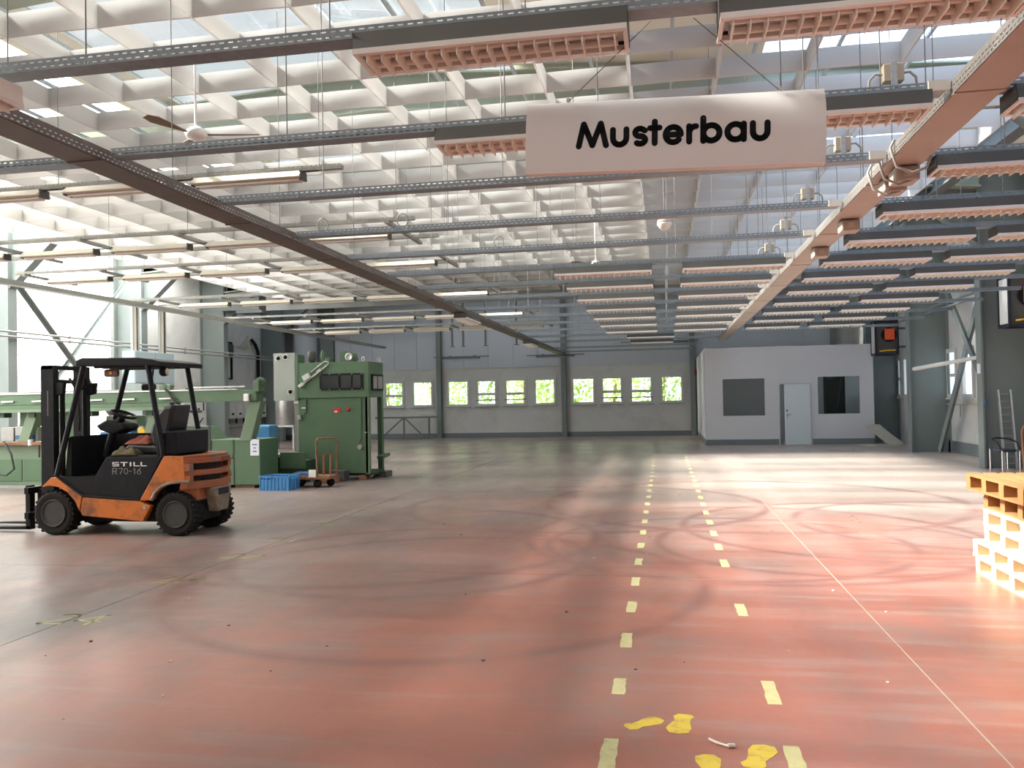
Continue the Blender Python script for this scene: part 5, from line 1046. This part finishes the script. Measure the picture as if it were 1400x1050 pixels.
MB(LO).box(-15.0, -12.2 + 1.6, 14.78, 15.7, 0.06, 0.90).build('base_cabinet', 'green_light', lm, 0.012)
MB(LO).box(-10.6, -8.7, 14.95, 15.7, 0.06, 0.90).build('base_cabinet', 'green_machine', lm, 0.012)
for x0, x1 in ((-13.4, -12.75), (-12.7, -11.9), (-14.2, -13.45)): MB(LO).box(x0, x1, 14.765, 14.78, 0.14, 0.58).build('cabinet_door', 'green_machine', lm, 0.004)
MB(LO).box(-15.0, -10.6, 14.76, 14.80, 0.0, 0.06).build('plinth', 'steel_dull', lm); MB(LO).box(-15.0, -11.4, 14.66, 14.78, 0.87, 0.93).build('edge_rail', 'rust', lm)
MB(LO).prism([(-8.72, 0.06), (-8.72, 0.93), (-8.2, 0.93), (-7.6, 0.93), (-7.6, 0.06)], 'y', 14.8, 15.55).build('end_cabinet', 'green_machine', lm, 0.012)
MB(LO).box(-8.16, -8.14, 14.79, 14.8, 0.06, 0.93).build('cabinet_seam', 'green_dark', lm); MB(LO).box(-8.15, -7.75, 14.85, 15.1, 0, 0.06).build('foot', 'rust', lm); MB(LO).box(-8.6, -8.3, 14.85, 15.1, 0, 0.06).build('foot', 'rust', lm)
MB(LO).prism([(-9.6, 0.90), (-8.55, 0.90), (-8.85, 1.18), (-9.3, 1.2)], 'y', 15.0, 15.4).build('hood_plate', 'green_machine', lm)
MB(LO).box(-8.66, -8.62, 14.78, 14.8, 0.5, 1.2).build('cable_strip', 'cable_black', lm)
pp = MB(LO).box(-7.80, -7.62, 14.792, 14.799, 0.62, 0.93).build('notice_sheet', 'paper', lm)
for k, (z, w_) in enumerate(((0.83, 0.10), (0.765, 0.05), (0.70, 0.08))): MB(LO).box(-7.71 - w_ / 2, -7.71 + w_ / 2, 14.790, 14.792, z - 0.012, z + 0.012).build('notice_print', 'ink', pp)
MB(LO).box(-7.68, -7.56, 14.70, 14.95, 1.84, 2.06).build('end_bracket', 'green_machine', lm, 0.01); MB(LO).lathe([(0.09, -0.06), (0.1, 0), (0.09, 0.06)], (-7.6, 14.85, 2.02), 'y', 14).build('end_pulley', 'green_machine', lm); MB(LO).box(-7.86, -7.76, 14.66, 14.72, 1.66, 1.80).build('limit_switch', 'letter_white', lm, 0.01)
MB(LO).tube([(-9.5, 14.68, 1.93), (-9.35, 14.66, 1.75), (-9.2, 14.66, 1.55), (-8.95, 14.68, 1.48), (-8.75, 14.7, 1.48)], 0.025, 8).build('drive_hose', 'cable_black', lm)
MB(LO).tube([(-8.9, 15.0, 1.35), (-9.0, 14.9, 1.15), (-8.98, 14.77, 0.9), (-8.97, 14.77, 0.45)], 0.015, 6).build('cable', 'cable_black', lm)
MB(LO).tube([(-13.05, 14.64, 0.95), (-12.85, 14.6, 0.7), (-12.78, 14.6, 0.4), (-12.95, 14.6, 0.28), (-13.3, 14.62, 0.3)], 0.02, 8).build('cable', 'cable_black', lm)
# fittings on it
for x0, x1, y0, y1, z0, z1, m, nm in ((-13.35, -13.05, 14.9, 15.2, 0.93, 1.22, 'steel_dull', 'clamp_block'), (-13.02, -12.8, 14.9, 15.2, 0.93, 1.24, 'steel_dull', 'clamp_block'), (-12.75, -12.5, 14.9, 15.2, 0.93, 1.22, 'steel_dull', 'clamp_block'), (-13.0, -12.8, 15.0, 15.15, 1.22, 1.58, 'green_machine', 'clamp_post'), (-12.75, -12.65, 15.0, 15.1, 1.22, 1.56, 'steel_dull', 'clamp_post'), (-12.95, -12.55, 14.82, 14.9, 0.98, 1.06, 'blue_dark', 'blue_valve'), (-12.15, -11.75, 15.0, 15.4, 0.9, 1.6, 'green_machine', 'gear_housing'), (-11.2, -10.5, 15.05, 15.5, 0.9, 1.1, 'blue_plastic', 'blue_motor'), (-11.1, -10.4, 15.1, 15.4, 1.2, 1.42, 'green_light', 'gearbox'), (-9.75, -9.5, 14.85, 15.0, 1.9, 2.02, 'green_light', 'carriage_block')):
    MB(LO).box(x0, x1, y0, y1, z0, z1).build(nm, m, lm, 0.015)
MB(LO).box(-10.9, -10.6, 15.1, 15.4, 1.1, 1.2).build('gearbox_foot', 'green_dark', lm)
MB(LO).lathe([(0.04, -0.08), (0.045, 0.08)], (-9.62, 14.92, 1.99), 'y', 12).build('carriage_knob', 'green_machine', lm)
MB(LO).cyl((-12.47, 14.68, 0.86), (-12.47, 14.68, 0.98), 0.05, 8).build('clamp_screw', 'frame_white', lm); MB(LO).cyl((-12.3, 14.7, 0.62), (-12.3, 14.7, 0.86), 0.02, 6).build('clamp_spindle', 'housing', lm)
tag(MB((-10.15, 14.9, 0.9)).prism([(-10.35, 0.905), (-10.30, 1.16), (-10.22, 1.2), (-10.15, 1.1), (-10.12, 0.905)], 'y', 14.98, 15.05).build('yellow_guard', 'yellow', None, 0.02), 'yellow rounded guard standing on the long machine', 'guard').location = (-10.15, 14.9, 0.9)

# ---------------------------------------------------------------- outdoors behind the windows
tag(MB().box(-80, 60, 35.2, 120, -0.5, -0.3).build('ground_outside', 'grass'), kind='structure')
def tree(x, y, h, r, m, label):
    g = thing('tree', label, 'tree', (x, y, -0.3), 0, 'trees behind the hall'); rr = random.Random(int(x * 10 + y * 100))
    MB().tube([(0, 0, 0), (0.1, 0, h * 0.4), (0.0, 0.1, h * 0.8)], 0.14, 8).build('trunk', 'bark', g)
    b = MB()
    for k in range(1500):
        t = rr.uniform(0.03, 1.0); rad = r * (0.5 + 0.5 * sin(pi * min(1, t * 0.9 + 0.1))) * math.sqrt(rr.random()); a = rr.uniform(0, 2 * pi)
        c = Vector((rad * cos(a), rad * sin(a), 0.2 + t * h)); n = Vector((rr.uniform(-1, 1), rr.uniform(-1, 1), rr.uniform(-.3, 1))).normalized(); e = n.orthogonal().normalized() * rr.uniform(.07, .17); f = n.cross(e) * 0.6
        b.add([c - e, c - f, c + e, c + f], [(0, 1, 2, 3)])
    tag(b.build('foliage', m, g), kind='stuff')
TL = ['left of the first back window', 'behind the first back windows', 'behind the third back window', 'behind the fourth back window', 'behind the fifth back window', 'behind the middle back post', 'behind the seventh back window', 'behind the eighth back window', 'behind the ninth back window', 'behind the last back window']
for k in range(10):
    x = -15.5 + 2.05 * k; tree(x * 1.18 + 1.2, 40.5 + (k * 37 % 5) * 1.1, 5.5 + (k * 13 % 4) * 0.6, 1.55, 'leaf' if k % 2 else 'leaf_pale', 'leafy green tree %s' % TL[k])
